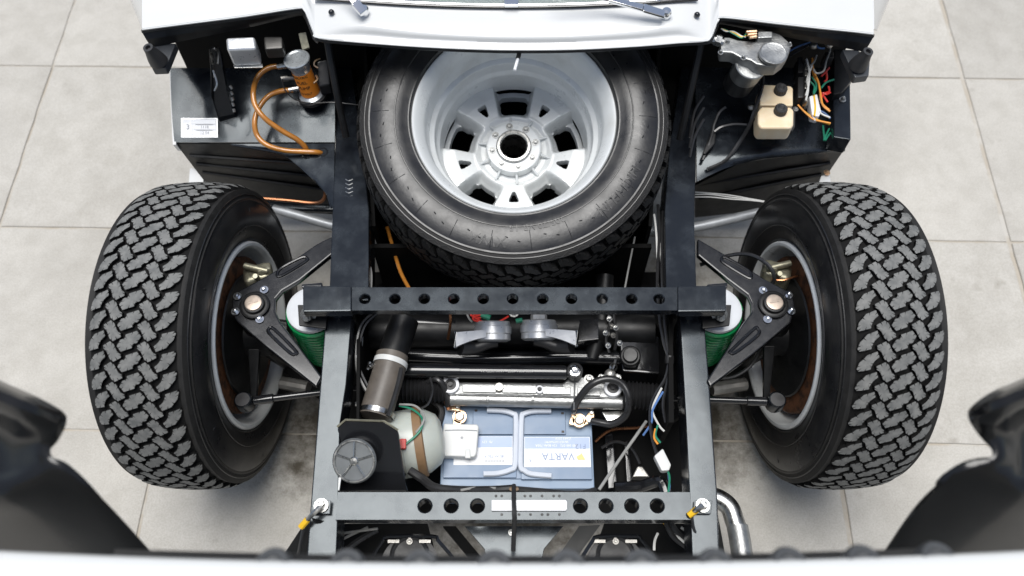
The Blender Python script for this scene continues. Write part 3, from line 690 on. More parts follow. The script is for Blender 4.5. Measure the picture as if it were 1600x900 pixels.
ws = MB(); ws.tube([P(x, y - 4.5, z + .003) for x, y, z in wpts], .0032, 8, n=2); ws.build('screen_trim', M['chrome'], cowl)
ws = MB(); ws.box(P(799, 4, .748), (.028, .02, .008), None, .002); ws.build('trim_clip', M['chrome'], cowl)
ws = MB(); ws.skin([[P(x, y - 6, z) for x, y, z in wpts], [P(x, y - 6, z) + Vector((0, .25, .16)) for x, y, z in wpts], [P(x, y - 6, z) + Vector((0, .55, .33)) for x, y, z in wpts]], .005, nu=1, nv=2); ws.build('windscreen', M['glass'], CAR)
for (bx, by), path, in (((570, 26), [(569, 22, .748), (556, 6, .76), (540, -16, .77), (515, -50, .79)]), ((1039, 30), [(1038, 24, .748), (1005, 14, .758), (950, 0, .77), (860, -20, .80)])):
    w = MB(); b = P(bx, by, .726)
    w.lathe([(0, 0), (.0085, 0), (.0085, .012), (.0105, .013), (.0105, .02), (.008, .024), (0, .025)], b, UP, 20); q = w.build('wiper_pivot', M['chrome'], CAR)
    a = MB(); pp = [P(*p) for p in path]
    for i, (p0, p1) in enumerate(zip(pp[:-1], pp[1:])):
        d = (p1 - p0).normalized(); n = d.cross(UP).normalized(); w0, w1 = (.0085, .0095) if i == 0 else ((.0075, .0055) if i == 1 else (.005, .003))
        a.prism([p0 + n * w0 + UP * .006, p1 + n * w1 + UP * .006, p1 - n * w1 + UP * .006, p0 - n * w0 + UP * .006], .008, bev=.0018)
    a.build('wiper_arm', M['chrome'], q)
for x, y in ((518, 20), (1089, 24)):
    n = MB(); n.lathe([(0, 0), (.006, 0), (.006, .003), (.004, .006), (.0022, .007), (0, .007)], P(x, y, ez(x) + .018), UP, 16); n.build('washer_jet', M['gloss'], cowl)
pn = MB(); pn.tube([(812, 84, .69), (808, 96, .69), (804, 110, .69)], .0032, 8); pn.build('prop_pin', M['label'], cowl)
pn = MB(); pn.tube([(812, 80, .693), (809, 92, .69)], .0045, 8); pn.build('pin_socket', M['plastic'], cowl)
# door and sill flanks further back
for s in (-1, 1):
    bs = MB(); m_ = lambda x: x if s < 0 else 1588 - x
    bs.skin([[(m_(227), 46, .685), (m_(227), 20, .69), (m_(227), -10, .69), (m_(227), -80, .70)], [(m_(222), 47, .64), (m_(213), 24, .60), (m_(202), -4, .57), (m_(178), -80, .53)], [(m_(227), 47, .5), (m_(222), 24, .42), (m_(214), -4, .38), (m_(190), -80, .36)]], .006); bs.build('body_flank', M['white'], CAR)
# rubber stops on brackets at the ends of the cowl
for poly, a, b in (([(238, 68), (275, 67), (259, 106), (237, 107), (235, 90)], (231, 74), (248, 96)), ([(1316, 77), (1340, 77), (1360, 92), (1358, 118), (1336, 121)], (1357, 80), (1340, 103))):
    k = MB(); k.prism([P(x, y, .635) for x, y in poly], .02, bev=.003); q = k.build('stop_bracket', M['slate'], CAR)
    c = MB(); A, B = P(*a, .685), P(*b, .64); d = (A - B); L = d.length
    c.lathe([(.019, 0), (.017, L * .3), (.0115, L * .75), (.010, L), (.0055, L), (.005, L * .85), (0, L * .85)], B, d, 20); c.build('rubber_stop', M['cap'], q)

# ---- left bay: relays, latch, fuel pump, hoses
bx = MB(); bx.prism([(352, 58, .665), (398, 56, .665), (400, 76, .66), (354, 78, .66)], .05, bev=.006, seg=3); q = bx.build('relay_box', M['tin'], CAR, 'grey metal relay box under the cowl')
bx = MB(); bx.prism([P(364, 101, .612), P(410, 99, .612), P(411, 105, .612), P(366, 106, .612)], .003, bev=.001); bx.build('relay_foot', M['steel'], q)
bx = MB(); bx.prism([(411, 56, .645), (441, 56, .645), (442, 75, .64), (413, 77, .64)], .03, bev=.005); bx.build('relay_box', mat('dark_relay', (.06, .058, .055), .4, .6), CAR, 'dark metal relay box beside the fuel pump')
lt = MB(); lt.prism([(326, 76, .59), (333, 72, .59), (343, 74, .59), (348, 104, .57), (354, 140, .54), (366, 178, .47), (340, 184, .47), (330, 150, .54), (329, 110, .57)], .022, bev=.003); q = lt.build('hood_catch', M['gloss'], CAR, 'black hood catch bracket standing on the left shelf')
lk = MB(); lk.tube([(332, 100, .597), (331, 82, .597), (336, 76, .597), (341, 82, .597), (340, 100, .59)], .0022, 6); lk.tube([(333, 110, .59), (339, 130, .575), (335, 142, .565)], .002, 6); lk.build('catch_spring', M['steel'], q)
lk = MB()
for i in range(5): lk.tube([(359 + i * 1.5, 134 + i * 9, .535 - i * .012), (363 + i * .8, 139 + i * 9, .53 - i * .012)], .003, 6)
lk.build('catch_teeth', M['dull'], q)
# maker plate
mp = MB(); o = P(313, 201, .4475); e1 = P(341, 201, .449) - P(284, 201, .449); e1n = e1.normalized(); up_ = (P(313, 186, .4535) - P(313, 216, .441)); un = up_.normalized(); nn = e1n.cross(un)
hw_, hh_ = e1.length / 2, up_.length / 2
def plate_rect(cx, cy, w, h, t, lift): 
    c = o + e1n * cx + un * cy + nn * lift; return [c + e1n * -w + un * -h, c + e1n * w + un * -h, c + e1n * w + un * h, c + e1n * -w + un * h], nn * -t
mp.prism(*plate_rect(0, 0, hw_, hh_, .002, .006)); mpl = mp.build('maker_plate', M['tin'], CAR, 'small pale metal maker plate on the left shelf')
mp = MB(); mp.prism(*plate_rect(-hw_ * .66, 0, hw_ * .27, hh_ * .84, .0008, .0067)); mp.prism(*plate_rect(hw_ * .28, hh_ * .02, hw_ * .66, hh_ * .86, .0008, .0066)); mp.build('plate_field', M['plaque'], mpl)
mp = MB()
for cy in (.58, .02, -.58): mp.prism(*plate_rect(hw_ * .28, hh_ * cy, hw_ * .62, hh_ * .2, .0006, .0072))
mp.build('plate_field', M['label'], mpl)
mp = MB(); 
for cy, w in ((.3, .6), (-.3, .55)): mp.prism(*plate_rect(hw_ * .28, hh_ * cy, hw_ * w * .8, hh_ * .035, .0003, .0072))
for cy, tx in ((.02, '1118'), (-.58, '12 04')): text_on(mp, tx, .009, o + e1n * hw_ * .3 + un * hh_ * cy + nn * .0075, e1n, un)
text_on(mp, '3', .017, o - e1n * hw_ * .62 + un * .001 + nn * .0072, e1n, un)
mp.build('plate_lettering', M['inkg'], mpl)
# fuel pump
t0, t1 = P(463, 91, .6), P(488, 150, .49)
ax = (t0 - t1).normalized(); L = (t0 - t1).length
fp = MB(); fp.lathe([(.0, 0), (.028, 0), (.028, .008), (.021, .012), (.0205, L - .025), (.022, L - .02), (.027, L - .008), (.028, L - .002), (.0265, L), (.024, L), (.02, L - .003), (0, L - .005)], t1, ax, 40); pump = fp.build('fuel_pump', mat('pump_zinc', (.5, .53, .55), .3, .55, var=.1, vscale=60), CAR, 'silver canister fuel pump with an orange wrapper')
fp = MB(); fp.lathe([(.0208, .014), (.0212, .014), (.0212, L - .032), (.0208, L - .032)], t1, ax, 40); fp.build('orange_wrapper', M['orange'], pump)
fp = MB(); x_, y_, a_ = frame(ax, Vector((0, -1, .2)))
for line, hh, sz in (('ELECTRIC', L * .66, .0085), ('FUEL', L * .53, .011), ('PUMP', L * .39, .011), ('12 VOLT', L * .24, .007)):
    v, f = text_geo(line, sz, .0003)
    fp.raw([t1 + a_ * (hh + p.y) + (x_ * math.cos(p.x / .0214 - .12) + y_ * math.sin(p.x / .0214 - .12)) * (.0214 + p.z) for p in v], f)
fp.build('wrapper_print', M['inkd'], pump)
fp = MB(); fp.lathe([(.0, -.004), (.032, -.004), (.032, .004), (.029, .005), (.0, .005)], t1, ax, 32); fp.build('pump_base', M['rubber'], pump)
H1 = [(440, 103, .555), (420, 106, .555), (403, 120, .55), (396, 142, .545), (399, 165, .535), (415, 186, .52), (440, 204, .5), (464, 218, .48), (477, 230, .46), (480, 240, .44)]
H2 = [(458, 141, .52), (440, 142, .52), (420, 150, .515), (405, 168, .51), (398, 190, .5), (402, 212, .485), (418, 227, .475), (445, 235, .465), (475, 237, .46), (495, 238, .455), (504, 240, .44)]
for h in (H1, H2):
    hb = MB(); hb.tube(h, .0058, 12, n=6); hb.build('fuel_hose', M['amber'], CAR)
for pts in ([(462, 100, .57), (448, 102, .56), (434, 104, .556)], [(484, 136, .53), (468, 138, .522), (452, 141, .52)]):
    nz = MB(); nz.tube(pts, .0042, 10); nz.tube([pts[1], pts[2]], .0066, 10); nz.build('hose_union', M['steel'], pump)
nz = MB(); nz.tube([(472, 120, .53), (455, 122, .53), (440, 123, .53)], .0048, 10); nz.tube([(450, 122, .53), (440, 123, .53)], .0068, 10); nz.build('pump_outlet', M['dull'], pump)
for x, y in ((481, 241), (505, 239)):
    g_ = MB(); g_.lathe([(.006, .001), (.008, .005), (.0115, .005), (.0135, .002), (.0135, -.002)], P(x, y, .445), UP, 24); g_.build('grommet', M['gloss'], CAR)
tb = MB(); tb.prism([(466, 52, .62), (478, 50, .62), (484, 74, .6), (472, 78, .6)], .004, bev=.001); tb.build('pump_bracket', M['olive'], CAR)
tb = MB(); tb.prism([(494, 96, .56), (512, 92, .56), (516, 132, .53), (498, 136, .53)], .03, bev=.004); tb.build('terminal_block', M['plastic'], CAR)
tb = MB(); tb.tube([(500, 92, .57), (492, 96, .575), (491, 102, .57), (497, 106, .565)], .002, 6); tb.tube([(494, 118, .56), (496, 124, .56), (490, 130, .56)], .0022, 6); tb.build('pump_wire', M['brass'], CAR)
tb = MB(); tb.tube([(441, 124, .54), (445, 140, .53), (462, 156, .51), (490, 161, .5), (520, 160, .5), (560, 164, .5)], .0014, 6); tb.build('pump_lead', M['wire'], CAR)

# ---- right bay: wiper motor, fluid bottles, relays, fuse box and wiring
Z = lambda pts, z: [P(1100 + x / 4.089, 30 + y / 4.089, z) for x, y in pts]
wm = MB(); wm.prism(Z([(105, 150), (125, 112), (160, 112), (215, 130), (330, 142), (352, 78), (435, 76), (490, 95), (540, 140), (558, 170), (545, 215), (515, 262), (470, 296), (400, 298), (335, 285), (300, 262), (230, 240), (180, 212), (110, 208)], .67), .03, bev=.004, seg=2)
wm.prism(Z([(345, 75), (440, 75), (440, 115), (345, 120)], .682), .02, bev=.003)
wmo = wm.build('wiper_motor', M['alu'], CAR, 'cast aluminium wiper motor gearbox under the cowl')
c = P(1100 + 440 / 4.089, 30 + 225 / 4.089, .677); w = MB(); w.lathe([(.028, -.002), (.028, .004), (.0255, .006), (.023, .0045), (0, .0045)], c, UP, 36); w.build('gear_cover', M['alu'], wmo)
for x, y in ((150, 150), (105, 215), (385, 115), (545, 165), (465, 285), (250, 250)): MB().bolt(Z([(x, y)], .67)[0], UP, .0036, .006).build('cover_screw', M['steel'], wmo)
w = MB(); w.tube(Z([(40, 125)], .675) + Z([(120, 150)], .67), .0085, 10); w.tube(Z([(70, 128)], .674) + Z([(105, 140)], .672), .012, 6); w.build('motor_nut', M['steel'], wmo)
w = MB(); A, B = Z([(305, 285)], .648)[0], Z([(225, 400)], .57)[0]; d = B - A; L = d.length
w.lathe([(0, 0), (.031, 0), (.033, .002), (.033, .012), (.0318, .013), (.0318, L * .55), (0, L * .55)], A, d, 36); w.build('motor_collar', M['alu'], wmo)
w = MB(); w.lathe([(.0312, L * .5), (.0312, L * 1.15), (.028, L * 1.22), (0, L * 1.22)], A, d, 36); w.build('motor_can', M['plastic'], wmo)
w = MB()
for k in range(3): w.tube(Z([(270 + k * 10, 82 + k * 18), (335, 78 + k * 16)], .685), .0032, 8)
w.build('motor_terminal', M['brass'], wmo)
for k, c in enumerate(('wgreen', 'yellow', 'wwhite')):
    w = MB(); w.tube(Z([(268, 95 + k * 10), (240, 120 - k * 6), (190, 95 - k * 8), (140, 70 + k * 4), (110, 60)], .67), .0015, 6); w.build('motor_wire', M[c], wmo)
def bottle(top, z, h, cap, label):
    b = MB(); b.prism(Z(top, z), h, bev=.009, seg=4); q = b.build('fluid_bottle', M['cream'], CAR, label, sharp=60)
    c = MB(); cc = Z([cap], z)[0]
    prof = [(.0125, -.001), (.0145, .001), (.0145, .003), (.0118, .004)]
    c.lathe([(.0, .014), (.0105, .014), (.0122, .0125), (.0125, .004), (.0135, .003), (.0135, -.001)], cc, UP, 28)
    for k in range(18):
        t = k * math.pi / 9; c.tube([cc + Vector((.0124 * math.cos(t), .0124 * math.sin(t), .004)), cc + Vector((.0122 * math.cos(t), .0122 * math.sin(t), .0125))], .0012, 5)
    c.lathe([(.004, .0145), (.006, .0158), (.008, .0145)], cc, UP, 20)
    c.build('bottle_cap', M['cap'], q); return q
bottle([(362, 425), (375, 415), (555, 425), (570, 440), (570, 552), (358, 548)], .545, .05, (485, 462), 'rear cream fluid bottle nearest the wiper motor')
bb = bottle([(345, 590), (365, 556), (555, 558), (576, 580), (574, 672), (560, 695), (365, 695), (345, 670)], .55, .042, (485, 592), 'front cream fluid bottle nearest the wheel')
b = MB(); b.prism(Z([(336, 600), (358, 556), (562, 556), (585, 590), (583, 684), (567, 713), (358, 713), (336, 684)], .532), .006, bev=.002); b.build('bottle_strap', M['rubber'], bb)
b = MB(); b.bolt(Z([(300, 565)], .53)[0], UP, .005); b.bolt(Z([(585, 575)], .53)[0], UP, .004); b.build('strap_screw', M['steel'], bb)
fb = MB(); fb.prism(Z([(826, 380), (935, 372), (940, 770), (828, 752)], .50), .05, bev=.003); fbo = fb.build('fuse_box_cover', M['black'], CAR, 'long black fuse box cover at the right edge of the bay')
MB().bolt(Z([(885, 515)], .501)[0], UP, .005, .008).build('bolt', M['steel'], fbo)
fb = MB(); fb.prism(Z([(830, 190), (900, 190), (960, 370), (880, 470), (826, 480)], .52), .03, bev=.003); fb.build('fuse_bracket', M['satin'], CAR)
for (xa, ya, xb, yb) in ((600, 240, 638, 340), (600, 365, 640, 500), (775, 205, 832, 245)):
    r_ = MB(); r_.prism(Z([(xa, ya), (xb, ya), (xb, yb), (xa, yb)], .55), .035, bev=.003); r_.build('relay', M['plastic'], CAR)
r_ = MB()
for k in range(7): r_.prism(Z([(645 + (k % 2) * 6, 250 + k * 40), (668 + (k % 2) * 6, 255 + k * 40), (664, 285 + k * 40), (643, 280 + k * 40)], .552), .02, bev=.002)
r_.build('terminal_strip', M['dull'], CAR)
cn = MB(); cn.prism(Z([(672, 490), (725, 475), (752, 590), (735, 622), (690, 610)], .535), .025, bev=.003); cn.build('white_connector', M['label'], CAR)
cn = MB(); cn.prism(Z([(640, 500), (670, 490), (668, 545), (640, 560)], .53), .02, bev=.003); cn.build('grey_connector', M['dull'], CAR)
def wires(specs, r=.002, parent=None, name='wire'):
    for c, pts, z in specs:
        zz = z if isinstance(z, (list, tuple)) else [z] * len(pts)
        w = MB(); w.tube([P(1100 + x / 4.089, 30 + y / 4.089, h) for (x, y), h in zip(pts, zz)], r, 6, n=5); w.build(name, M[c], parent or CAR)
wires([('worange', [(690, 250), (700, 330), (730, 400), (745, 480), (760, 550), (805, 590)], .545), ('worange', [(720, 232), (690, 300), (705, 370), (735, 430), (750, 530), (800, 580)], .54),
       ('worange', [(600, 548), (650, 600), (700, 640), (760, 655), (808, 665)], .53), ('yellow', [(640, 590), (690, 628), (740, 650), (805, 672)], .525),
       ('red', [(800, 310), (770, 345), (750, 365)], .54), ('red', [(795, 430), (800, 460), (770, 475), (752, 500)], .545), ('red', [(808, 468), (780, 480), (760, 470)], .545), ('red', [(780, 330), (785, 380), (770, 400)], .54), ('red', [(750, 470), (770, 500), (790, 530)], .54),
       ('wgreen', [(690, 370), (715, 410), (715, 450), (700, 480)], .54), ('wgreen', [(680, 400), (705, 430), (700, 470)], .54), ('wgreen', [(750, 440), (780, 405), (830, 385)], .545),
       ('wgreen', [(760, 680), (765, 730), (770, 775)], .48), ('wgreen', [(800, 700), (780, 740), (765, 775)], .48), ('wgreen', [(810, 725), (790, 750), (775, 775)], .48),
       ('wwhite', [(735, 590), (760, 610), (805, 628)], .535), ('wblue', [(740, 585), (770, 600), (806, 634)], .53), ('wwhite', [(655, 255), (672, 330), (668, 420), (650, 490)], .56), ('wwhite', [(690, 300), (660, 380), (665, 450), (650, 520)], .558),
       ('wgrey', [(800, 150), (805, 200), (780, 270), (765, 330), (720, 345), (700, 320)], .56), ('wblue', [(545, 205), (600, 175), (670, 150), (705, 140), (730, 180), (770, 185)], .575), ('wire', [(540, 240), (610, 200), (680, 160), (700, 140)], .575),
       ('wgrey', [(720, 230), (705, 270), (680, 300)], .56), ('yellow', [(700, 470), (710, 560), (705, 620)], .535), ('wwhite', [(690, 610), (710, 650)], .53)], .0021)
wires([('wire', [(375, 355), (372, 420), (345, 520), (318, 600), (290, 680), (230, 780), (140, 900), (20, 960)], [.55, .55, .54, .53, .51, .48, .46, .45])], .0045, name='harness')
wires([('wire', [(140, 560), (95, 600), (62, 680), (55, 720), (30, 800), (-10, 900)], [.5, .49, .48, .475, .47, .46]), ('wire', [(275, 675), (190, 672), (110, 690), (65, 720)], [.5, .49, .48, .475])], .0035, name='harness')
hb = MB(); hb.prism(Z([(45, 722), (78, 716), (72, 790), (10, 862), (-10, 855)], .472), .01, bev=.004); hb.build('harness_sleeve', M['rubber'], CAR)
for x, y in ((800, 158), (700, 165)):
    g_ = MB(); g_.lathe([(0, .004), (.006, .004), (.0085, 0), (.0085, -.004)], Z([(x, y)], .575)[0], UP, 16); g_.build('cable_clip', M['dull'], CAR)
for k in range(3):
    w = MB(); w.tube([(1082, 300 + k * 4, .34), (1110, 302 + k * 4 - (2 if k else 0), .34), (1140, 305 + k * 3, .34), (1180, 312 + k, .33), (1225, 320, .32)], .0016, 6); w.build('wire', M['wwhite'], CAR)
for k, y in enumerate((85, 120, 148)):   # odd cable runs across the dark bay
    w = MB(); w.tube([(1100, 150 + k * 18, .52), (1085, 175 + k * 20, .5), (1078, 215 + k * 15, .48)], .003, 6); w.build('wire', M['wire'], CAR)

# ---- engine bay middle: horns, steering damper, rack
def horn(cx, cy, s):
    z = .36; c = P(cx, cy, z); a = Vector((0, .93, .36)).normalized(); e = Vector((s, 0, 0)); b_ = Vector((0, -.36, .93))
    h = MB(); h.lathe([(0, .022), (.034, .022), (.036, .02), (.036, .012), (.039, .011), (.039, -.003), (.037, -.005), (.037, -.016), (.03, -.02), (0, -.02)], c, a, 36)
    q = h.build('air_horn', M['tin'], CAR)
    m_ = MB(); lipm = MB()
    secs = []
    for t in [i / 10 for i in range(11)]:
        o = c + e * (.012 + .062 * t) + a * (-.004 - .012 * t ** 1.4) + b_ * (.02 + .006 * t); ha, hb = .0065 + .0065 * t ** 1.6, .017 + .012 * t
        secs.append([o + a * ha + b_ * hb, o - a * ha * 1.3 + b_ * hb, o - a * ha * 1.3 - b_ * hb, o + a * ha - b_ * hb])
    v = [p for r in secs for p in r]; f = []
    for i in range(10):
        for k in range(4):
            l = (k + 1) % 4; f.append((i * 4 + k, i * 4 + l, (i + 1) * 4 + l, (i + 1) * 4 + k))
    m_.raw(v, f); m_.build('trumpet', M['tin'], q, sharp=30)
    r = secs[-1]; lipm.tube(r, .0026, 6, n=1, closed=True); lipm.build('trumpet_lip', M['steel'], q)
    sn = MB(); sn.tube([c + e * .066 - a * .03 + b_ * .012, c + e * .04 - a * .032, c + e * .015 - a * .024, c - e * .01 - a * .02], .016, 12, rad=lambda t: .019 - .008 * t); sn.build('horn_throat', M['plastic'], q)
    return c, q, a
c1, q1, ha_ = horn(770, 519, -1); c2, q2, ha_ = horn(842, 517, 1)
MB().cyl(c2 + ha_ * .022, c2 + ha_ * .034, .017, 8, .002).build('horn_cap', M['tin'], q2)
w = MB(); w.bolt(P(803, 489, .36), UP, .007, .012); w.build('horn_bolt', M['alu'], CAR)
for pts, c in (([(735, 492, .385), (748, 500, .385), (760, 504, .38), (778, 503, .38), (795, 494, .385)], 'red'), ([(738, 496, .385), (752, 491, .39), (744, 488, .388), (740, 500, .385), (765, 505, .382)], 'red'), ([(742, 487, .385), (748, 497, .385), (756, 491, .385)], 'red'), ([(728, 486, .385), (733, 498, .38), (738, 503, .375)], 'wgrey')):
    w = MB(); w.tube(pts, .0021, 6); w.build('wire', M[c], CAR)
w = MB(); w.tube([(752, 492, .386), (766, 497, .386)], .006, 8); w.build('wire_sleeve', M['wgreen'], CAR)
w = MB(); w.tube([(806, 502, .375), (816, 500, .375)], .005, 8); w.build('wire_sleeve', M['wgreen'], CAR)
dm = MB(); dm.cyl((620, 579, .325), (886, 582, .325), .0145, 20, .003); dm.cyl((640, 579, .325), (720, 580, .325), .0152, 20, .001); dmo = dm.build('steering_damper', M['gloss'], CAR, 'black tubular steering damper above the rack')
d2 = MB(); d2.lathe([(0, -.012), (.0165, -.012), (.0165, .01), (.012, .012), (0, .012)], P(898, 581, .325), UP, 24); d2.cyl((884, 582, .325), (896, 581, .325), .01, 10); d2.build('damper_eye', M['plastic'], dmo)
MB().bolt(P(898, 579, .337), UP, .0085, .012).build('bolt', M['chrome'], dmo)
tx = MB(); v, f = text_geo('W. GERMANY   2001 7000 0001', .008, .0002); o = P(792, 580, .3398)
tx.raw([o + Vector((p.x, p.y + .0, p.z)) for p in v], f); tx.build('damper_print', M['wgrey'], dmo)
rk = MB()
rk.prism([(700, 596, .30), (880, 598, .30), (884, 594, .30), (890, 588, .30), (910, 588, .30), (916, 590, .30), (928, 588, .30), (936, 598, .30), (966, 600, .30), (972, 616, .30), (960, 621, .30), (710, 616, .30), (698, 610, .30)], .02, bev=.004)
rk.cyl((702, 623, .283), (974, 629, .283), .0145, 24, .003)
for xx in (760, 830, 900): rk.cyl((xx, 624, .283), (xx + 5, 624.2, .283), .0158, 24, .001)
rk.prism([(722, 600, .3065), (775, 601, .3065), (775, 613, .3065), (722, 612, .3065)], .006, bev=.0015); rk.prism([(785, 601, .3065), (838, 602, .3065), (838, 614, .3065), (785, 613, .3065)], .006, bev=.0015); rk.prism([(848, 603, .3065), (892, 604, .3065), (892, 616, .3065), (848, 615, .3065)], .006, bev=.0015); rk.prism([(902, 605, .3065), (938, 606, .3065), (938, 618, .3065), (902, 617, .3065)], .006, bev=.0015)
rk.tube([(716, 616, .301), (830, 618, .301), (940, 621, .301)], .002, 6); rk.tube([(898, 596, .303), (897, 640, .303)], .002, 6); rk.tube([(716, 600, .303), (880, 602, .303)], .002, 6)
rko = rk.build('steering_rack', M['alu'], CAR, 'cast aluminium steering rack housing behind the battery')
for x, y in ((704, 603), (957, 608)):
    k = MB(); k.lathe([(.0185, -.01), (.0185, .008), (.017, .009), (.0125, .009), (.012, .007)], P(x, y, .302), UP, 28); k.build('mount_ring', M['label'], rko)
    k = MB(); k.lathe([(.012, .006), (.012, .009), (.008, .0095), (.007, .007), (.0045, .007), (.0045, .012), (0, .012)], P(x, y, .302), UP, 24); k.build('rubber_bush', M['cap'], rko)
k = MB(); k.lathe([(0, .01), (.009, .01), (.0095, .0), (0, 0)], P(780, 607, .302), UP, 8); k.build('plug', M['dull'], rko)
k = MB(); k.lathe([(.0085, .0), (.0085, .007), (.005, .008), (.0045, .005), (0, .005)], P(843, 610, .302), UP, 20); k.build('plug_ring', M['label'], rko); MB().lathe([(.0042, .006), (.0035, .011), (0, .011)], P(843, 610, .302), UP, 12).build('grease_nipple', M['rubber'], rko)
k = MB(); k.bolt(P(920, 593, .30), UP, .007, .01); k.bolt(P(940, 590, .30), UP, .005, .01); k.bolt(P(965, 590, .30), UP, .005, .01); k.build('rack_bolt', M['steel'], rko)
k = MB(); k.lathe([(0, 0), (.012, 0), (.012, .02), (.009, .022), (.009, .03), (.005, .032), (0, .032)], P(952, 590, .30), UP, 12); k.build('rack_adjuster', M['dull'], rko)
k = MB(); k.lathe([(.006, .0), (.009, .003), (.006, .006)], P(958, 574, .33), Vector((.2, -.2, 1)), 16, closed=True); k.tube([(962, 562, .33), (958, 574, .33), (952, 584, .325)], .003, 8); k.build('column_clamp', M['steel'], CAR)
for x in (949, 956, 944, 958):
    k = MB(); k.bolt(P(x, 478 + (x * 7) % 60, .3), Vector((.3, -.3, 1)), .004); k.build('bolt', M['dull'], CAR)
for (x0, x1, y0, y1) in ((628, 696, 607, 608), (972, 1040, 616, 622)):
    A, B = P(x0, y0, .285), P(x1, y1, .285); L = (B - A).length; n = 11
    prof = []
    for i in range(n * 2 + 1): prof.append((.030 if i % 2 else .0245, L * i / (n * 2)))
    k = MB(); k.lathe(prof, A, B - A, 24); k.build('rack_bellows', M['plastic'], rko, sharp=60)
rk2 = MB(); rk2.prism([(940, 643, .26), (978, 640, .26), (982, 652, .26), (950, 660, .26)], .01, bev=.002); rk2.build('rack_bracket', M['steel'], rko)
# ---- darker clutter deep in the bay
k = MB(); k.prism([(965, 520, .27), (1030, 524, .27), (1036, 585, .27), (972, 580, .27)], .08, bev=.006); k.build('brake_reservoir_bracket', M['gloss'], CAR)
k = MB(); k.cyl(P(985, 560, .27), P(985, 556, .31), .022, 20, .003); k.cyl(P(985, 556, .31), P(985, 554, .325), .016, 16, .002); k.build('master_cylinder', M['plastic'], CAR)
k = MB(); k.tube([(640, 556, .24), (760, 560, .24), (900, 558, .24), (1010, 562, .24)], .016, 14); k.build('cross_tube', M['gloss'], CAR)
k = MB(); k.prism([(640, 497, .29), (712, 500, .29), (712, 507, .29), (640, 504, .29)], .03, bev=.002); k.build('flange_plate', M['gloss'], CAR)
k = MB(); k.prism([(905, 499, .29), (935, 497, .29), (936, 530, .29), (903, 534, .29)], .03, bev=.002); k.build('flange_plate', M['gloss'], CAR)
for i, pts in enumerate(([(948, 480, .31), (953, 505, .30), (947, 530, .30), (952, 552, .30)], [(958, 478, .31), (960, 500, .30), (964, 525, .30), (960, 548, .3)], [(940, 700, .16), (962, 690, .17), (986, 700, .17), (1000, 725, .17)], [(930, 690, .14), (955, 672, .15), (1000, 668, .16), (1040, 660, .18)])):
    k = MB(); k.tube(pts, .0035, 8); k.build('brake_pipe', M['copper'] if i == 3 else M['wire'], CAR)
for x, y in ((952, 498), (946, 520), (962, 512), (950, 540), (968, 536)):
    MB().bolt(P(x, y, .305), Vector((.2, -.3, 1)), .0042, .006).build('bolt', M['steel'], CAR)
k = MB(); k.prism([(945, 680, .15), (958, 676, .15), (966, 762, .15), (950, 764, .15)], .05, bev=.003); k.prism([(975, 690, .14), (982, 688, .14), (990, 762, .14), (980, 764, .14)], .04, bev=.002); k.build('radiator_bracket', M['gloss'], CAR)
k = MB(); k.tube([(575, 615, .26), (582, 640, .26), (575, 660, .26)], .01, 10); k.build('lower_hose', M['gloss'], CAR)
k = MB(); k.tube([(640, 616, .25), (668, 622, .25), (690, 640, .25), (684, 670, .24)], .007, 10); k.build('lower_hose', M['rubber'], CAR)
k = MB(); k.tube([(700, 470, .36), (704, 500, .34), (700, 530, .3)], .003, 8); k.build('brake_pipe', M['copper'], CAR)
# ---- left: radiator hose, header box, cap and tank
hs = MB(); hs.tube([(632, 500, .37), (622, 530, .37), (612, 558, .37)], .03, 24); hs.build('upper_hose', M['satin'], CAR)
hs = MB(); hs.tube([(613, 555, .375), (606, 585, .375), (597, 615, .375), (586, 652, .375)], .0325, 28); hose = hs.build('radiator_hose', M['hose'], CAR, 'fat grey brown radiator hose beside the left rail')
A, B = P(609, 572, .375), P(612, 561, .375); d = (B - A).normalized()
k = MB(); k.lathe([(.0335, 0), (.0345, 0), (.0345, .011), (.0335, .011)], A, d, 36); k.build('hose_clip', M['offw'], hose)
k = MB(); k.cyl(P(582, 570, .388), P(577, 574, .392), .005, 10, .001); k.tube([(578, 566, .385), (574, 578, .385)], .0035, 6); k.build('clip_screw', M['steel'], hose)
A2 = P(588, 650, .375); k = MB(); k.lathe([(.0335, 0), (.0348, 0), (.0348, .01), (.0335, .01)], A2, d, 36); k.build('hose_clip', M['steel'], hose)
k = MB(); k.tube([(627, 575, .405), (621, 602, .4065), (612, 632, .4065), (606, 650, .405)], .004, 6, rad=lambda t: .0042); k.build('hose_stripe', M['rubber'], hose)
hbx = MB(); hbx.prism([(527, 666, .435), (540, 655, .44), (598, 657, .44), (622, 672, .432), (634, 756, .375), (638, 768, .367), (527, 768, .367)], .12, bev=.004); hbo = hbx.build('header_tank', M['gloss'], CAR, 'black header tank with a spoked filler cap')
k = MB(); k.tube([(527, 667, .436), (540, 656, .441), (600, 658, .441), (622, 672, .433)], .0022, 6, n=1); k.build('tank_flange', M['olive'], hbo)
cc = P(554, 720, .435); axc = Vector((-.1, -.42, 1))
k = MB(); k.lathe([(.034, -.026), (.034, -.004), (.040, -.003), (.0415, .001), (.04, .004), (.0375, .004), (.0365, .002), (0, .002)], cc, axc, 40); k.build('cap_body', M['pulley'], hbo)
k = MB(); x_, y_, a_ = frame(axc)
k.lathe([(.0375 + .0022 * math.cos(t), .004 + .0018 * math.sin(t)) for t in [i * math.pi / 3 for i in range(6)]], cc, axc, 40, closed=True)
for i in range(5):
    t = i * 2 * math.pi / 5 + .3; d_ = x_ * math.cos(t) + y_ * math.sin(t); k.tube([cc + d_ * .008 + a_ * .003, cc + d_ * .0375 + a_ * .003], .0022, 6)
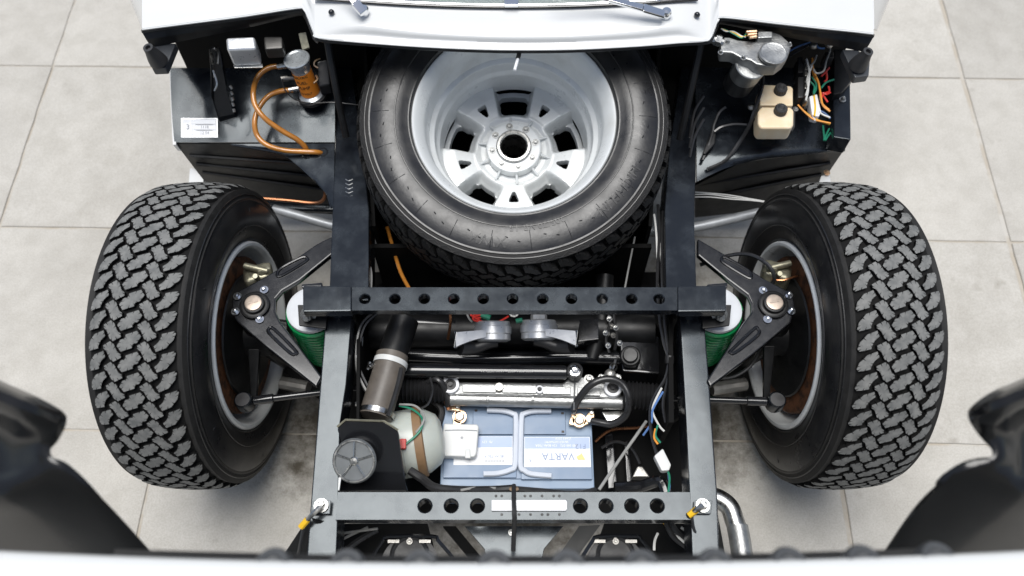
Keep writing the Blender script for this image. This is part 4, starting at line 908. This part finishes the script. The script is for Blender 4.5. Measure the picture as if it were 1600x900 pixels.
k.lathe([(0, .006), (.006, .0055), (.0085, .003), (.0085, .0)], cc, axc, 20); k.build('cap_spokes', M['steel'], hbo)
k = MB(); k.prism([(533, 746, .425), (530, 766, .425), (528, 766, .425), (529, 746, .425)], .004); k.build('tank_tab', M['offw'], hbo)
A, B = P(606, 698, .3), P(694, 684, .3); tk = MB(); axt = (B - A); L = axt.length
tk.lathe([(0, 0), (.05, .0), (.064, .006), (.068, .02), (.068, L * .55), (.064, L * .7), (.05, L * .9), (.035, L * .97), (0, L)], A, axt, 40); tko = tk.build('expansion_tank', M['milk'], CAR, 'milky plastic expansion tank left of the battery')
k = MB(); k.lathe([(.0685, L * .5), (.0705, L * .5), (.0705, L * .64), (.0665, L * .66)], A, axt, 40); k.build('tank_strap', M['strap'], tko)
k = MB(); k.box(P(630, 694, .37), (.012, .02, .01), None, .002); k.build('tank_plug', M['red'], tko)
for c, pts in (('wgreen', [(624, 634, .36), (645, 640, .365), (660, 655, .37), (655, 675, .375), (633, 695, .37)]), ('wgrey', [(624, 632, .365), (648, 634, .37), (662, 648, .375), (660, 662, .375), (650, 676, .37)]), ('wire', [(650, 640, .34), (668, 632, .34), (676, 610, .34), (672, 590, .34)])):
    w = MB(); w.tube(pts, .0022, 6); w.build('tank_wire', M[c], tko)
w = MB(); w.tube([(640, 735, .33), (660, 748, .33), (680, 762, .35), (720, 766, .37), (770, 766, .40), (803, 764, .41)], .0085, 10); w.build('cable_conduit', M['rubber'], CAR)
w = MB(); w.tube([(803, 764, .41), (850, 768, .40), (900, 772, .38), (930, 766, .36)], .006, 8); w.build('cable_conduit', M['rubber'], CAR)
w = MB(); w.tube([(720, 766, .385), (745, 762, .39), (775, 763, .41)], .0024, 6); w.build('wire', M['wgrey'], CAR)
w = MB(); w.tube([(803, 758, .42), (803, 785, .437), (804, 810, .437), (803, 832, .40), (802, 860, .37)], .0042, 8); w.build('hood_cable', M['rubber'], CAR, 'black cable tied over the front cross member')
w = MB(); w.tube([(797, 763, .42), (803, 766, .422), (809, 763, .42)], .004, 6); w.build('cable_tie', M['brass'], CAR)
# wires along the inside of both rails
for c, pts in (('wire', [(590, 484, .42), (570, 500, .41), (560, 520, .40), (556, 560, .39), (560, 590, .38), (572, 612, .37)]), ('wire', [(594, 486, .41), (572, 506, .40), (562, 535, .39), (560, 570, .38), (575, 605, .37)]), ('wgreen', [(558, 560, .395), (562, 590, .385), (574, 612, .37)]), ('wgrey', [(556, 555, .4), (560, 585, .39), (575, 615, .38)]),
               ('wwhite', [(576, 395, .43), (570, 420, .43), (569, 450, .43)]), ('wgreen', [(572, 398, .43), (575, 415, .43), (578, 450, .43)]), ('wgrey', [(574, 402, .43), (580, 425, .43), (580, 450, .43)]), ('copper', [(576, 415, .43), (575, 432, .43), (577, 450, .43)]),
               ('wire', [(575, 240, .42), (578, 330, .41), (577, 400, .41)]), ('wire', [(1028, 320, .43), (1030, 360, .43), (1027, 450, .43), (1034, 520, .4), (1045, 560, .39)]), ('wire', [(1036, 330, .43), (1034, 400, .43), (1035, 450, .43), (1040, 520, .4), (1046, 560, .39)]), ('wwhite', [(1022, 335, .43), (1025, 360, .43), (1027, 400, .43), (1028, 448, .43)]), ('wgrey', [(1031, 380, .43), (1034, 420, .43), (1037, 446, .43)]),
               ('wire', [(1046, 560, .39), (1040, 590, .38), (1025, 615, .37), (1016, 640, .36), (1018, 680, .36), (1030, 720, .36)]), ('wire', [(1047, 560, .39), (1044, 590, .38), (1036, 630, .37), (1040, 660, .36)]), ('wwhite', [(1034, 606, .38), (1022, 630, .37), (1020, 645, .365), (1030, 665, .36), (1038, 674, .36)]), ('wblue', [(1036, 612, .375), (1020, 640, .37), (1018, 660, .36), (1005, 680, .34)]), ('wgreen', [(1028, 664, .365), (1024, 680, .365), (1032, 692, .365)]), ('worange', [(1024, 670, .365), (1022, 684, .365), (1028, 694, .365)]), ('wgreen', [(1040, 730, .36), (1046, 745, .36), (1044, 770, .35)]), ('wblue', [(1044, 738, .355), (1046, 760, .35), (1042, 775, .35)])):
    w = MB(); w.tube(pts, .0034 if c == 'wire' else .0022, 6); w.build('harness' if c == 'wire' else 'wire', M[c], CAR)
w = MB(); w.lathe([(.0085, -.008), (.0092, -.006), (.0092, .006), (.0085, .008)], P(1046, 562, .39), P(1046, 575, .385) - P(1046, 550, .395), 16); w.build('harness_clip', M['rubber'], CAR)
w = MB(); w.prism([(1022, 712, .372), (1036, 700, .372), (1049, 726, .372), (1046, 735, .372), (1034, 736, .372)], .018, bev=.003); w.build('white_connector', M['offw'], CAR)
w = MB(); w.tube([(936, 765, .30), (972, 712, .30), (1010, 658, .30)], .0032, 8); w.build('steel_rod', M['wgrey'], CAR, 'thin grey rod running diagonally right of the battery')
w = MB(); w.tube([(605, 355, .34), (615, 390, .34), (626, 425, .34), (640, 452, .34)], .0042, 8); w.build('fuel_pipe', M['amber'], CAR)
w = MB(); w.tube([(992, 370, .38), (984, 410, .37), (976, 452, .36)], .002, 6); w.build('wire', M['wgrey'], CAR)
w = MB(); w.prism([(988, 745, .2), (996, 728, .2), (1004, 728, .2), (1016, 745, .2)], .03, bev=.003); w.build('lower_bracket', M['dull'], CAR)
w = MB(); w.tube([(960, 762, .22), (1000, 760, .22), (1030, 752, .24), (1040, 770, .24)], .012, 10); w.build('lower_hose', M['gloss'], CAR)
w = MB(); w.tube([(1042, 615, .35), (1050, 634, .35), (1044, 645, .35)], .005, 8); w.tube([(556, 630, .34), (575, 632, .34)], .006, 8); w.build('pipe_union', M['steel'], CAR)
w = MB(); w.box(P(562, 535, .37), (.012, .03, .012), None, .002); w.build('harness_tape', M['offw'], CAR)
# exhaust like pipe elbow, right front
w = MB(); w.tube([(1108, 775, .24), (1124, 780, .24), (1140, 793, .24), (1148, 815, .24), (1152, 826, .24)], .0195, 20, n=8, cap=False); ppo = w.build('coolant_pipe', M['steel'], CAR, 'bright metal pipe elbow outside the right rail')
w = MB(); w.tube([(1152, 822, .24), (1157, 850, .24), (1161, 880, .24)], .0212, 20); w.build('pipe_sleeve', M['alu'], ppo)
# front bay below the cross member
w = MB(); w.prism([(726, 822, .34), (880, 822, .34), (850, 858, .34), (842, 900, .338), (764, 900, .338), (757, 858, .34)], .006, bev=.001); vpo = w.build('nose_plate', M['black'], CAR, 'black tapered plate between the two fans')
MB().bolt(P(799, 832, .342), UP, .004).build('bolt', M['steel'], vpo)
for x0, x1, xc in ((598, 684, 640), (926, 1002, 962)):
    w = MB(); w.tube([(x0 - 16, 870, .3), (x0, 845, .3), (x0 + 10, 838, .3), (x1 - 8, 838, .3), (x1, 844, .3), (x1 + 24, 872, .3)], .004, 6, n=2); q = w.build('fan_guard', M['gloss'], CAR)
    w = MB(); w.lathe([(0, 0), (.055, 0), (.055, -.02), (0, -.02)], P(xc, 882, .29), UP, 32); w.lathe([(.03, .004), (.034, .006), (.038, .004)], P(xc, 868, .29), UP, 28); w.build('fan_motor', M['plastic'], q)
    w = MB(); w.box(P(xc - 25, 846, .295), (.022, .006, .004)); w.box(P(xc + 24, 846, .295), (.022, .006, .004)); w.bolt(P(xc, 846, .295), UP, .004); w.build('guard_clip', M['dull'], q)
for pts, c in (([(500, 838, .3), (545, 832, .3), (590, 826, .32)], 'wgrey'), ([(505, 860, .3), (540, 840, .3), (575, 824, .3)], 'wgrey'), ([(520, 875, .3), (560, 845, .31), (590, 828, .31)], 'wire'), ([(1034, 812, .34), (1042, 822, .33), (1052, 830, .32)], 'yellow'), ([(1046, 812, .34), (1058, 832, .33), (1080, 850, .32), (1100, 870, .31)], 'wire'), ([(1040, 812, .34), (1050, 836, .33), (1075, 856, .32)], 'wire'), ([(1064, 824, .33), (1080, 836, .33)], 'wwhite'), ([(1053, 834, .33), (1070, 848, .33)], 'wwhite'), ([(1028, 833, .33), (1023, 845, .33), (1022, 860, .33)], 'wwhite')):
    w = MB(); w.tube(pts, .0026 if c != 'wire' else .006, 6); w.build('wire', M[c], CAR)
w = MB(); w.prism([(532, 818, .25), (668, 818, .25), (690, 900, .22), (500, 900, .22)], .01); w.build('fan_cowl', M['deep'], CAR)
w = MB(); w.prism([(944, 818, .25), (1085, 818, .25), (1110, 900, .22), (915, 900, .22)], .01); w.build('fan_cowl', M['deep'], CAR)
w = MB(); w.prism([(692, 822, .27), (712, 822, .27), (760, 880, .25), (740, 880, .25)], .02); w.build('nose_stay', M['deep'], CAR)
w = MB(); w.prism([(905, 822, .27), (938, 820, .27), (880, 900, .25), (850, 900, .25)], .004); w.build('nose_stay', mat('grey_stay', (.05, .05, .048), .6), CAR)

# ---- tipped front body, close to the camera
cz = 1.1
def edge_y(x):
    t = (x - 800) / 800; return 891 - 19 * abs(t) ** 2.2
xs = list(range(-400, 2001, 100))
top = [P(x, edge_y(x), cz) for x in xs]
rows = [[p + Vector((0, .0015, -.01)) for p in top], [p.copy() for p in top], [p + Vector((0, -.015, .0)) for p in top], [p + Vector((0, -.04, -.008)) for p in top], [p + Vector((0, -.14, -.12)) for p in top], [p + Vector((0, -.24, -.55)) for p in top], [p + Vector((0, -.25, -.72)) for p in top]]
cs = MB(); cs.skin(rows, .006, nu=2, nv=3); shell = cs.build('tipped_front_body', M['white'], CAR, 'white front body tipped forward, its edge along the bottom of the picture', sharp=60)
lipz = MB(); lx = [x for x in xs if 200 <= x <= 1700]
lipz.skin([[P(x, edge_y(x) - 1, cz - .006) for x in range(180, 1500, 60)], [P(x, edge_y(x) - 15 , cz - .03) for x in range(180, 1500, 60)], [P(x, edge_y(x) - 23, cz - .04) for x in range(180, 1500, 60)], [P(x, edge_y(x) - 21, cz - .09) for x in range(180, 1500, 60)]], .005, nu=1, nv=2)
lipz.build('inner_lip', M['plastic'], shell)
for x in range(312, 1470, 115):
    if x < 400: continue
    b = MB(); c = P(x, edge_y(x) - 2, cz - .008)
    b.lathe([(.0, .004), (.008, .005), (.012, .010), (.0155, .010), (.019, .004), (.020, -.005), (.020, -.012)], c, Vector((0, .25, 1)), 24); b.build('lip_buffer', M['buffer'], shell)
LLin = [[(-80, 565, 1.0), (0, 603, 1.0), (50, 625, .99), (88, 645, .985), (97, 655, .98)], [(-80, 590, 1.03), (0, 622, 1.03), (46, 643, 1.025), (84, 660, 1.0), (95, 664, .985)], [(-80, 640, .97), (0, 668, .97), (40, 684, .975), (72, 688, .98), (86, 688, .975)], [(-80, 735, .93), (0, 733, .94), (38, 726, .955), (66, 714, .97), (80, 711, .97)],
        [(-80, 770, .93), (0, 770, .945), (55, 755, .955), (98, 736, .96), (112, 735, .955)], [(-80, 815, .86), (0, 815, .88), (85, 805, .90), (150, 790, .915), (170, 789, .91)], [(-80, 870, .78), (0, 870, .79), (110, 870, .81), (208, 868, .83), (240, 866, .82)]]
l = MB(); l.skin(LLin, .006, nu=5, nv=6); l.build('arch_liner', M['liner'], shell, 'black wheel arch liner of the tipped body, left of the picture')
RLin = [[(1680, 562, 1.0), (1600, 599, 1.0), (1556, 618, .99), (1530, 635, .985), (1519, 647, .98)], [(1680, 590, 1.03), (1600, 618, 1.03), (1558, 638, 1.025), (1532, 652, 1.0), (1522, 656, .985)], [(1680, 640, .97), (1600, 660, .97), (1572, 676, .975), (1550, 682, .98), (1536, 682, .975)], [(1680, 735, .93), (1600, 730, .94), (1578, 724, .955), (1560, 716, .97), (1549, 714, .97)],
        [(1680, 770, .93), (1600, 765, .945), (1560, 750, .955), (1510, 734, .96), (1496, 734, .955)], [(1680, 815, .86), (1600, 815, .88), (1525, 800, .90), (1455, 780, .915), (1435, 785, .91)], [(1680, 870, .78), (1600, 870, .79), (1500, 870, .81), (1410, 868, .83), (1378, 866, .82)]]
l = MB(); l.skin([r[::-1] for r in RLin], .006, nu=5, nv=6); l.build('arch_liner', M['liner'], shell, 'black wheel arch liner of the tipped body, right of the picture')

# ------------------------------------------------------------------ spare wheel (a thing of its own, lying in its well)
TILT = R(12); sa = Vector((0, -math.sin(TILT), math.cos(TILT))).normalized(); sref = Vector((0, -1, 0))
sc0 = P(803, 184, .585)                        # centre of the open face of the rim
SPW = empty('spare_wheel', (sc0.x, sc0.y, .36), label='spare wheel with silver five window rim lying behind the perforated bar', cat='wheel')
so = sc0 - sa * .085; sx, sy, _ = frame(sa, sref)
tyre(so, sa, .328, .203, .106, SPW, M['side'], M['treadb'], sref, pitches=57)
rm = MB(); rm.lathe([(.2, .07), (.208, .08), (.2095, .087), (.2065, .0905), (.2035, .0895), (.199, .085), (.193, .077), (.187, .066), (.1835, .058), (.1815, .04), (.180, .018), (.1785, .012), (.170, .007), (.168, .004), (.1665, -.016), (.165, -.022), (.1605, -.026), (.159, -.032), (.1575, -.06), (.156, -.09)], so, sa, 128, sref); rm.build('rim', M['rim'], SPW, sharp=40)
# wheel centre: fine polar sheet, five big windows and five triangles cut through it
NR, NT = 60, 360; r0, r1 = .05, .158
def inside(r, t):
    t = (t + math.pi / 5) % (2 * math.pi / 5) - math.pi / 5     # around a window
    half = (.0245 + (r - .092) * .2)
    if .101 < r < .147:
        x = abs(r * math.sin(t)); rc = r * math.cos(t)
        rr_ = .006
        if x < half - max(0, .008 - (.147 - r)) - max(0, .008 - (r - .101)) and x < half: return 1
    return 0
def tri(r, t):
    t = (t) % (2 * math.pi / 5) - math.pi / 5
    x = abs(r * math.sin(t)); h = (r * math.cos(t) - .098) / .027
    return 0 < h < 1 and x < .0028 + .0105 * h - max(0, (h - .85)) * .02
def hz_(r, t):
    tw = (t + math.pi / 5) % (2 * math.pi / 5) - math.pi / 5
    x = abs(r * math.sin(tw)); half = (.0275 + (r - .092) * .2)
    base = -.076 - .006 * max(0, min(1, (.085 - r) / .012))
    spoke = max(0, min(1, (x - half + .004) / .012)); spoke = spoke * spoke * (3 - 2 * spoke)
    k = max(0, min(1, (r - .075) / .02)); k = k * k * (3 - 2 * k)
    return base + k * (-.034 * (1 - spoke) * min(1, max(0, (r - .08) / .024)) + .010 * spoke * max(0, min(1, (r - .09) / .04)))
bm = bmesh.new(); vv = []
for i in range(NR + 1):
    r = r0 + (r1 - r0) * i / NR; row = []
    for j in range(NT):
        t = 2 * math.pi * j / NT
        row.append(bm.verts.new(so + sa * hz_(r, t) + (sx * -math.cos(t) + sy * math.sin(t)) * r))
    vv.append(row)
for i in range(NR):
    for j in range(NT):
        r = r0 + (r1 - r0) * (i + .5) / NR; t = 2 * math.pi * (j + .5) / NT
        if inside(r, t) or tri(r, t): continue
        bm.faces.new((vv[i][j], vv[i][(j + 1) % NT], vv[i + 1][(j + 1) % NT], vv[i + 1][j]))
for _ in range(2):       # smooth the hole outlines
    bd = [v for v in bm.verts if v.link_edges and any(len(e.link_faces) == 1 for e in v.link_edges)]
    new = {}
    for v in bd:
        nb = [e.other_vert(v) for e in v.link_edges if len(e.link_faces) == 1]
        if len(nb) == 2: new[v] = v.co * .5 + (nb[0].co + nb[1].co) * .25
    for v, c in new.items(): v.co = c
be = [e for e in bm.edges if len(e.link_faces) == 1]
ret = bmesh.ops.extrude_edge_only(bm, edges=be)
for v in [g_ for g_ in ret['geom'] if isinstance(g_, bmesh.types.BMVert)]: v.co -= sa * .022
for v in [v for v in bm.verts if not v.link_faces]: bm.verts.remove(v)
bmesh.ops.recalc_face_normals(bm, faces=bm.faces)
MB().take(bm).build('wheel_centre', M['rim'], SPW, sharp=45)
hb = MB(); hb.lathe([(.03, -.13), (.03, -.062), (.032, -.057), (.055, -.055), (.0595, -.057), (.061, -.064), (.061, -.08)], so, sa, 56, sref); hub = hb.build('hub_ring', M['rim'], SPW)
hb = MB(); hb.lathe([(.0385, -.0545), (.0385, -.052), (.036, -.05), (.031, -.05), (.0285, -.053), (.0265, -.10), (.0265, -.16)], so, sa, 48, sref); hb.build('centre_bore', M['steel'], hub)
for k in range(8):
    t = k * math.pi / 4 + .2; MB().bolt(so + sa * -.0555 + (sx * math.cos(t) + sy * math.sin(t)) * .0485, sa, .0052, .005).build('hub_bolt', M['alu'], hub)
for k in range(10):
    t = k * math.pi / 5 + .1; d = sx * math.cos(t) + sy * math.sin(t)
    MB().tube([so + d * .058 + sa * -.068, so + d * .08 + sa * -.077], .0028, 6).build('hub_web', M['rim'], hub)
# raised lettering on the sidewall
def hside(rad):
    pr = tyre_profile(.328, .203, .106)
    for (ra, ha), (rb_, hb_) in zip(pr[:-1], pr[1:]):
        if min(ra, rb_) <= rad <= max(ra, rb_) and rb_ != ra: return ha + (hb_ - ha) * (rad - ra) / (rb_ - ra)
    return pr[5][1]
for tx_, sz, rad, ang in (('MICHELIN', .028, .268, .285), ('XWX', .03, .272, -.06), ('205/70 VR 15', .02, .243, .06)):
    lt = MB(); side_text(lt, tx_, sz, so, sa, rad, math.pi * ang, hside, sref, .0012, outward=True); lt.build('tyre_lettering', M['side'], SPW, sharp=20)
for k in range(22):
    t = k * 2 * math.pi / 22 + .12; d = sx * math.cos(t) + sy * math.sin(t); ml = MB()
    ml.tube([so + d * .252 + sa * (hside(.252) + .0003), so + d * .275 + sa * (hside(.275) + .0003), so + d * .288 + sa * (hside(.288) + .0002)], .0007, 5)
    ml.build('mould_line', M['rubber'], SPW)
    for dt, ra in ((.1, .262), (.19, .27)):
        d = sx * math.cos(t + dt) + sy * math.sin(t + dt); e = sx * math.cos(t + dt + .02) + sy * math.sin(t + dt + .02); ml = MB()
        ml.tube([so + d * ra + sa * hside(ra), so + e * (ra + .002) + sa * (hside(ra) + .001)], .0011, 5); ml.build('mould_nib', M['rubber'], SPW)
zz = MB(); pts = []
for k in range(144):
    t = 2 * math.pi * k / 144; rr_ = .3085 + (.0028 if k % 2 else -.0028); d = sx * math.cos(t) + sy * math.sin(t); pts.append(so + d * rr_ + sa * (hside(rr_) + .0003))
zz.tube(pts, .0009, 5, n=1, closed=True)
for k in range(72):
    t = 2 * math.pi * k / 72; d = sx * math.cos(t) + sy * math.sin(t); e = sx * math.cos(t + .05) + sy * math.sin(t + .05)
    zz.tube([so + d * .3115 + sa * (hside(.3115) + .0004), so + e * .3125 + sa * (hside(.3125) + .0004)], .0011, 5)
zz.build('shoulder_rib', M['treadb'], SPW)

# ------------------------------------------------------------------ battery (a thing of its own)
bc = P(808, 697, .245); BX, BY, BZ = bc.x, bc.y, .245
BAT = empty('car_battery', (BX, BY, BZ - .175), label='blue car battery with white labels and pale handles behind the front cross member', cat='battery')
def L_(zx, zy, dz=0): return Vector((BX + (zx - 560) / 990 * .315, BY + (562 - zy) / 545 * .178, BZ + dz))
def bpoly(pts, dz): return [L_(x, y, dz) for x, y in pts]
b = MB(); b.box((BX, BY, BZ - .09), (.313, .176, .16), None, .004); b.build('case', M['blue'], BAT)
b = MB(); b.prism(bpoly([(65, 835), (1055, 835), (1055, 290), (65, 290)], 0), .022, bev=.003); b.build('lid', M['blue'], BAT)
for pts, dz in (([(268, 490), (540, 490), (540, 330), (268, 330)], .006), ([(600, 490), (880, 490), (880, 330), (600, 330)], .006), ([(84, 772), (555, 772), (555, 500), (84, 500)], .009), ([(585, 782), (1040, 782), (1040, 500), (585, 500)], .009), ([(515, 775), (610, 775), (610, 325), (530, 325)], .004)):
    k = MB(); k.prism(bpoly(pts, dz), dz + .002, bev=.0015); k.build('lid_panel', M['blued'], BAT)
for pts in ([(362, 336), (470, 342), (535, 362), (552, 385), (550, 560), (545, 700), (520, 725), (440, 748), (345, 752)], [(785, 342), (670, 344), (605, 362), (590, 385), (584, 560), (582, 705), (605, 730), (650, 752), (778, 764)]):
    k = MB(); k.tube([L_(x, y, .014) for x, y in pts], .0056, 8, n=4); k.build('handle', M['grip'], BAT)
def rect(x0, y0, x1, y1, dz): return bpoly([(x0, y1), (x1, y1), (x1, y0), (x0, y0)], dz)
for (x0, y0, x1, y1, ysp) in ((150, 508, 530, 692, 580), (606, 512, 1034, 706, 588)):
    k = MB(); k.prism(rect(x0, y0, x1, y1, .0098), .0006); q = k.build('label', M['label'], BAT)
    k = MB(); k.prism(rect(x0 + 3, y0 + 3, x1 - 3, ysp, .0102), .0004); k.build('label_band', M['labelb'], q)
ex_, ey_ = Vector((-1, 0, 0)), Vector((0, -1, 0))       # the print reads from the windscreen side
k = MB(); text_on(k, 'VARTA', .0215, L_(825, 637, .0105), ex_, ey_); text_on(k, 'F12', .0155, L_(972, 572, .0106), ex_, ey_); text_on(k, 'R', .009, L_(645, 662, .0105), ex_, ey_)
text_on(k, '80 Ah 750 A', .0078, L_(410, 637, .0105), ex_, ey_)
k.build('label_print', M['ink'], q)
k = MB(); text_on(k, '580 500 073   12V 80Ah 750A', .007, L_(815, 568, .0106), ex_, ey_); text_on(k, 'SILVER DYNAMIC', .0065, L_(815, 545, .0106), ex_, ey_); text_on(k, 'START STOP', .006, L_(860, 522, .0106), ex_, ey_)
text_on(k, 'Pb  12V', .007, L_(365, 545, .0106), ex_, ey_); k.build('label_print', M['label'], q)
k = MB(); k.prism(bpoly([(950, 660), (1000, 660), (975, 615)], .0108), .0006); k.prism(bpoly([(942, 640), (952, 660), (975, 622)], .011), .0006); k.build('logo', M['gold'], q)
for i in range(18):
    pass
k = MB()
for i in range(22):
    x = 345 + i * 6.2; k.prism(rect(x, 660, x + (2 + (i * 7) % 3), 676, .0103), .0003)
k.build('bar_marks', M['inkg'], q)
for x, y in ((285, 332), (858, 350), (858, 473)):
    k = MB(); k.prism(rect(x - 6, y - 7, x + 12, y + 7, .0066), .0005); k.build('slot_mark', M['inkd'], BAT)
# terminals and clamps
def clamp(pts, c, bolts, name_lab):
    k = MB(); o = L_(*c, .004); k.lathe([(.0095, 0), (.0095, .016), (.008, .018), (0, .018)], o, UP, 24); k.build('terminal_post', M['dull'], BAT)
    k = MB(); k.lathe([(.0102, .004), (.0145, .004), (.0145, .014), (.0102, .014)], o, UP, 24, closed=True)
    for p in pts: k.prism(bpoly(p, .018), .011, bev=.0015)
    q = k.build('terminal_clamp', M['brass'], BAT)
    for b_ in bolts: MB().bolt(L_(*b_, .018), UP, .0052, .006, washer=False).build('bolt', M['steel'], q)
clamp([[(90, 335), (130, 340), (180, 345), (186, 312), (140, 300), (95, 292)], [(138, 440), (190, 440), (205, 395), (190, 340), (150, 345)]], (182, 385), [(112, 316), (166, 322)], '')
clamp([[(900, 435), (935, 440), (945, 400), (918, 380), (905, 405)], [(985, 445), (1025, 432), (1065, 400), (1070, 362), (1035, 350), (1005, 395)], [(918, 388), (955, 385), (945, 352), (918, 360)]], (968, 410), [(1050, 360), (1030, 415), (934, 362)], '')
k = MB(); k.prism(bpoly([(60, 640), (85, 445), (300, 450), (312, 465), (300, 640), (285, 662), (75, 655)], .034), .022, bev=.006, seg=3); cv = k.build('terminal_cover', M['offw'], BAT, 'pale plastic cover over the left terminal')
k = MB(); k.tube([L_(92, 492, .0345), L_(200, 490, .0345), L_(302, 494, .0345)], .0011, 6); k.lathe([(0, .0004), (.0028, .0004), (.0028, 0)], L_(204, 540, .0345), UP, 10); k.build('cover_mark', M['inkg'], cv)
k = MB(); k.prism(bpoly([(225, 672), (265, 672), (260, 610), (228, 612)], .036), .008, bev=.003); k.build('cover_catch', M['offw'], cv)
k = MB(); k.tube([(896, 640, .28), (905, 622, .31), (925, 600, .335), (950, 592, .34), (972, 600, .335), (983, 622, .325), (978, 648, .30), (958, 662, .28), (935, 660, .272), (924, 657, .268)], .0075, 12, n=6); k.build('battery_lead', M['wire'], BAT, 'thick black lead curling from the right terminal')
k = MB(); k.tube([(700, 634, .27), (697, 615, .30), (690, 598, .32), (678, 592, .32), (664, 600, .30)], .0065, 10, n=6); k.build('battery_lead', M['wire'], BAT, 'black lead rising from the left terminal')
k = MB(); k.tube([(695, 622, .285), (699, 632, .272), (702, 640, .268)], .0055, 8); k.build('lead_strands', M['copper'], BAT)
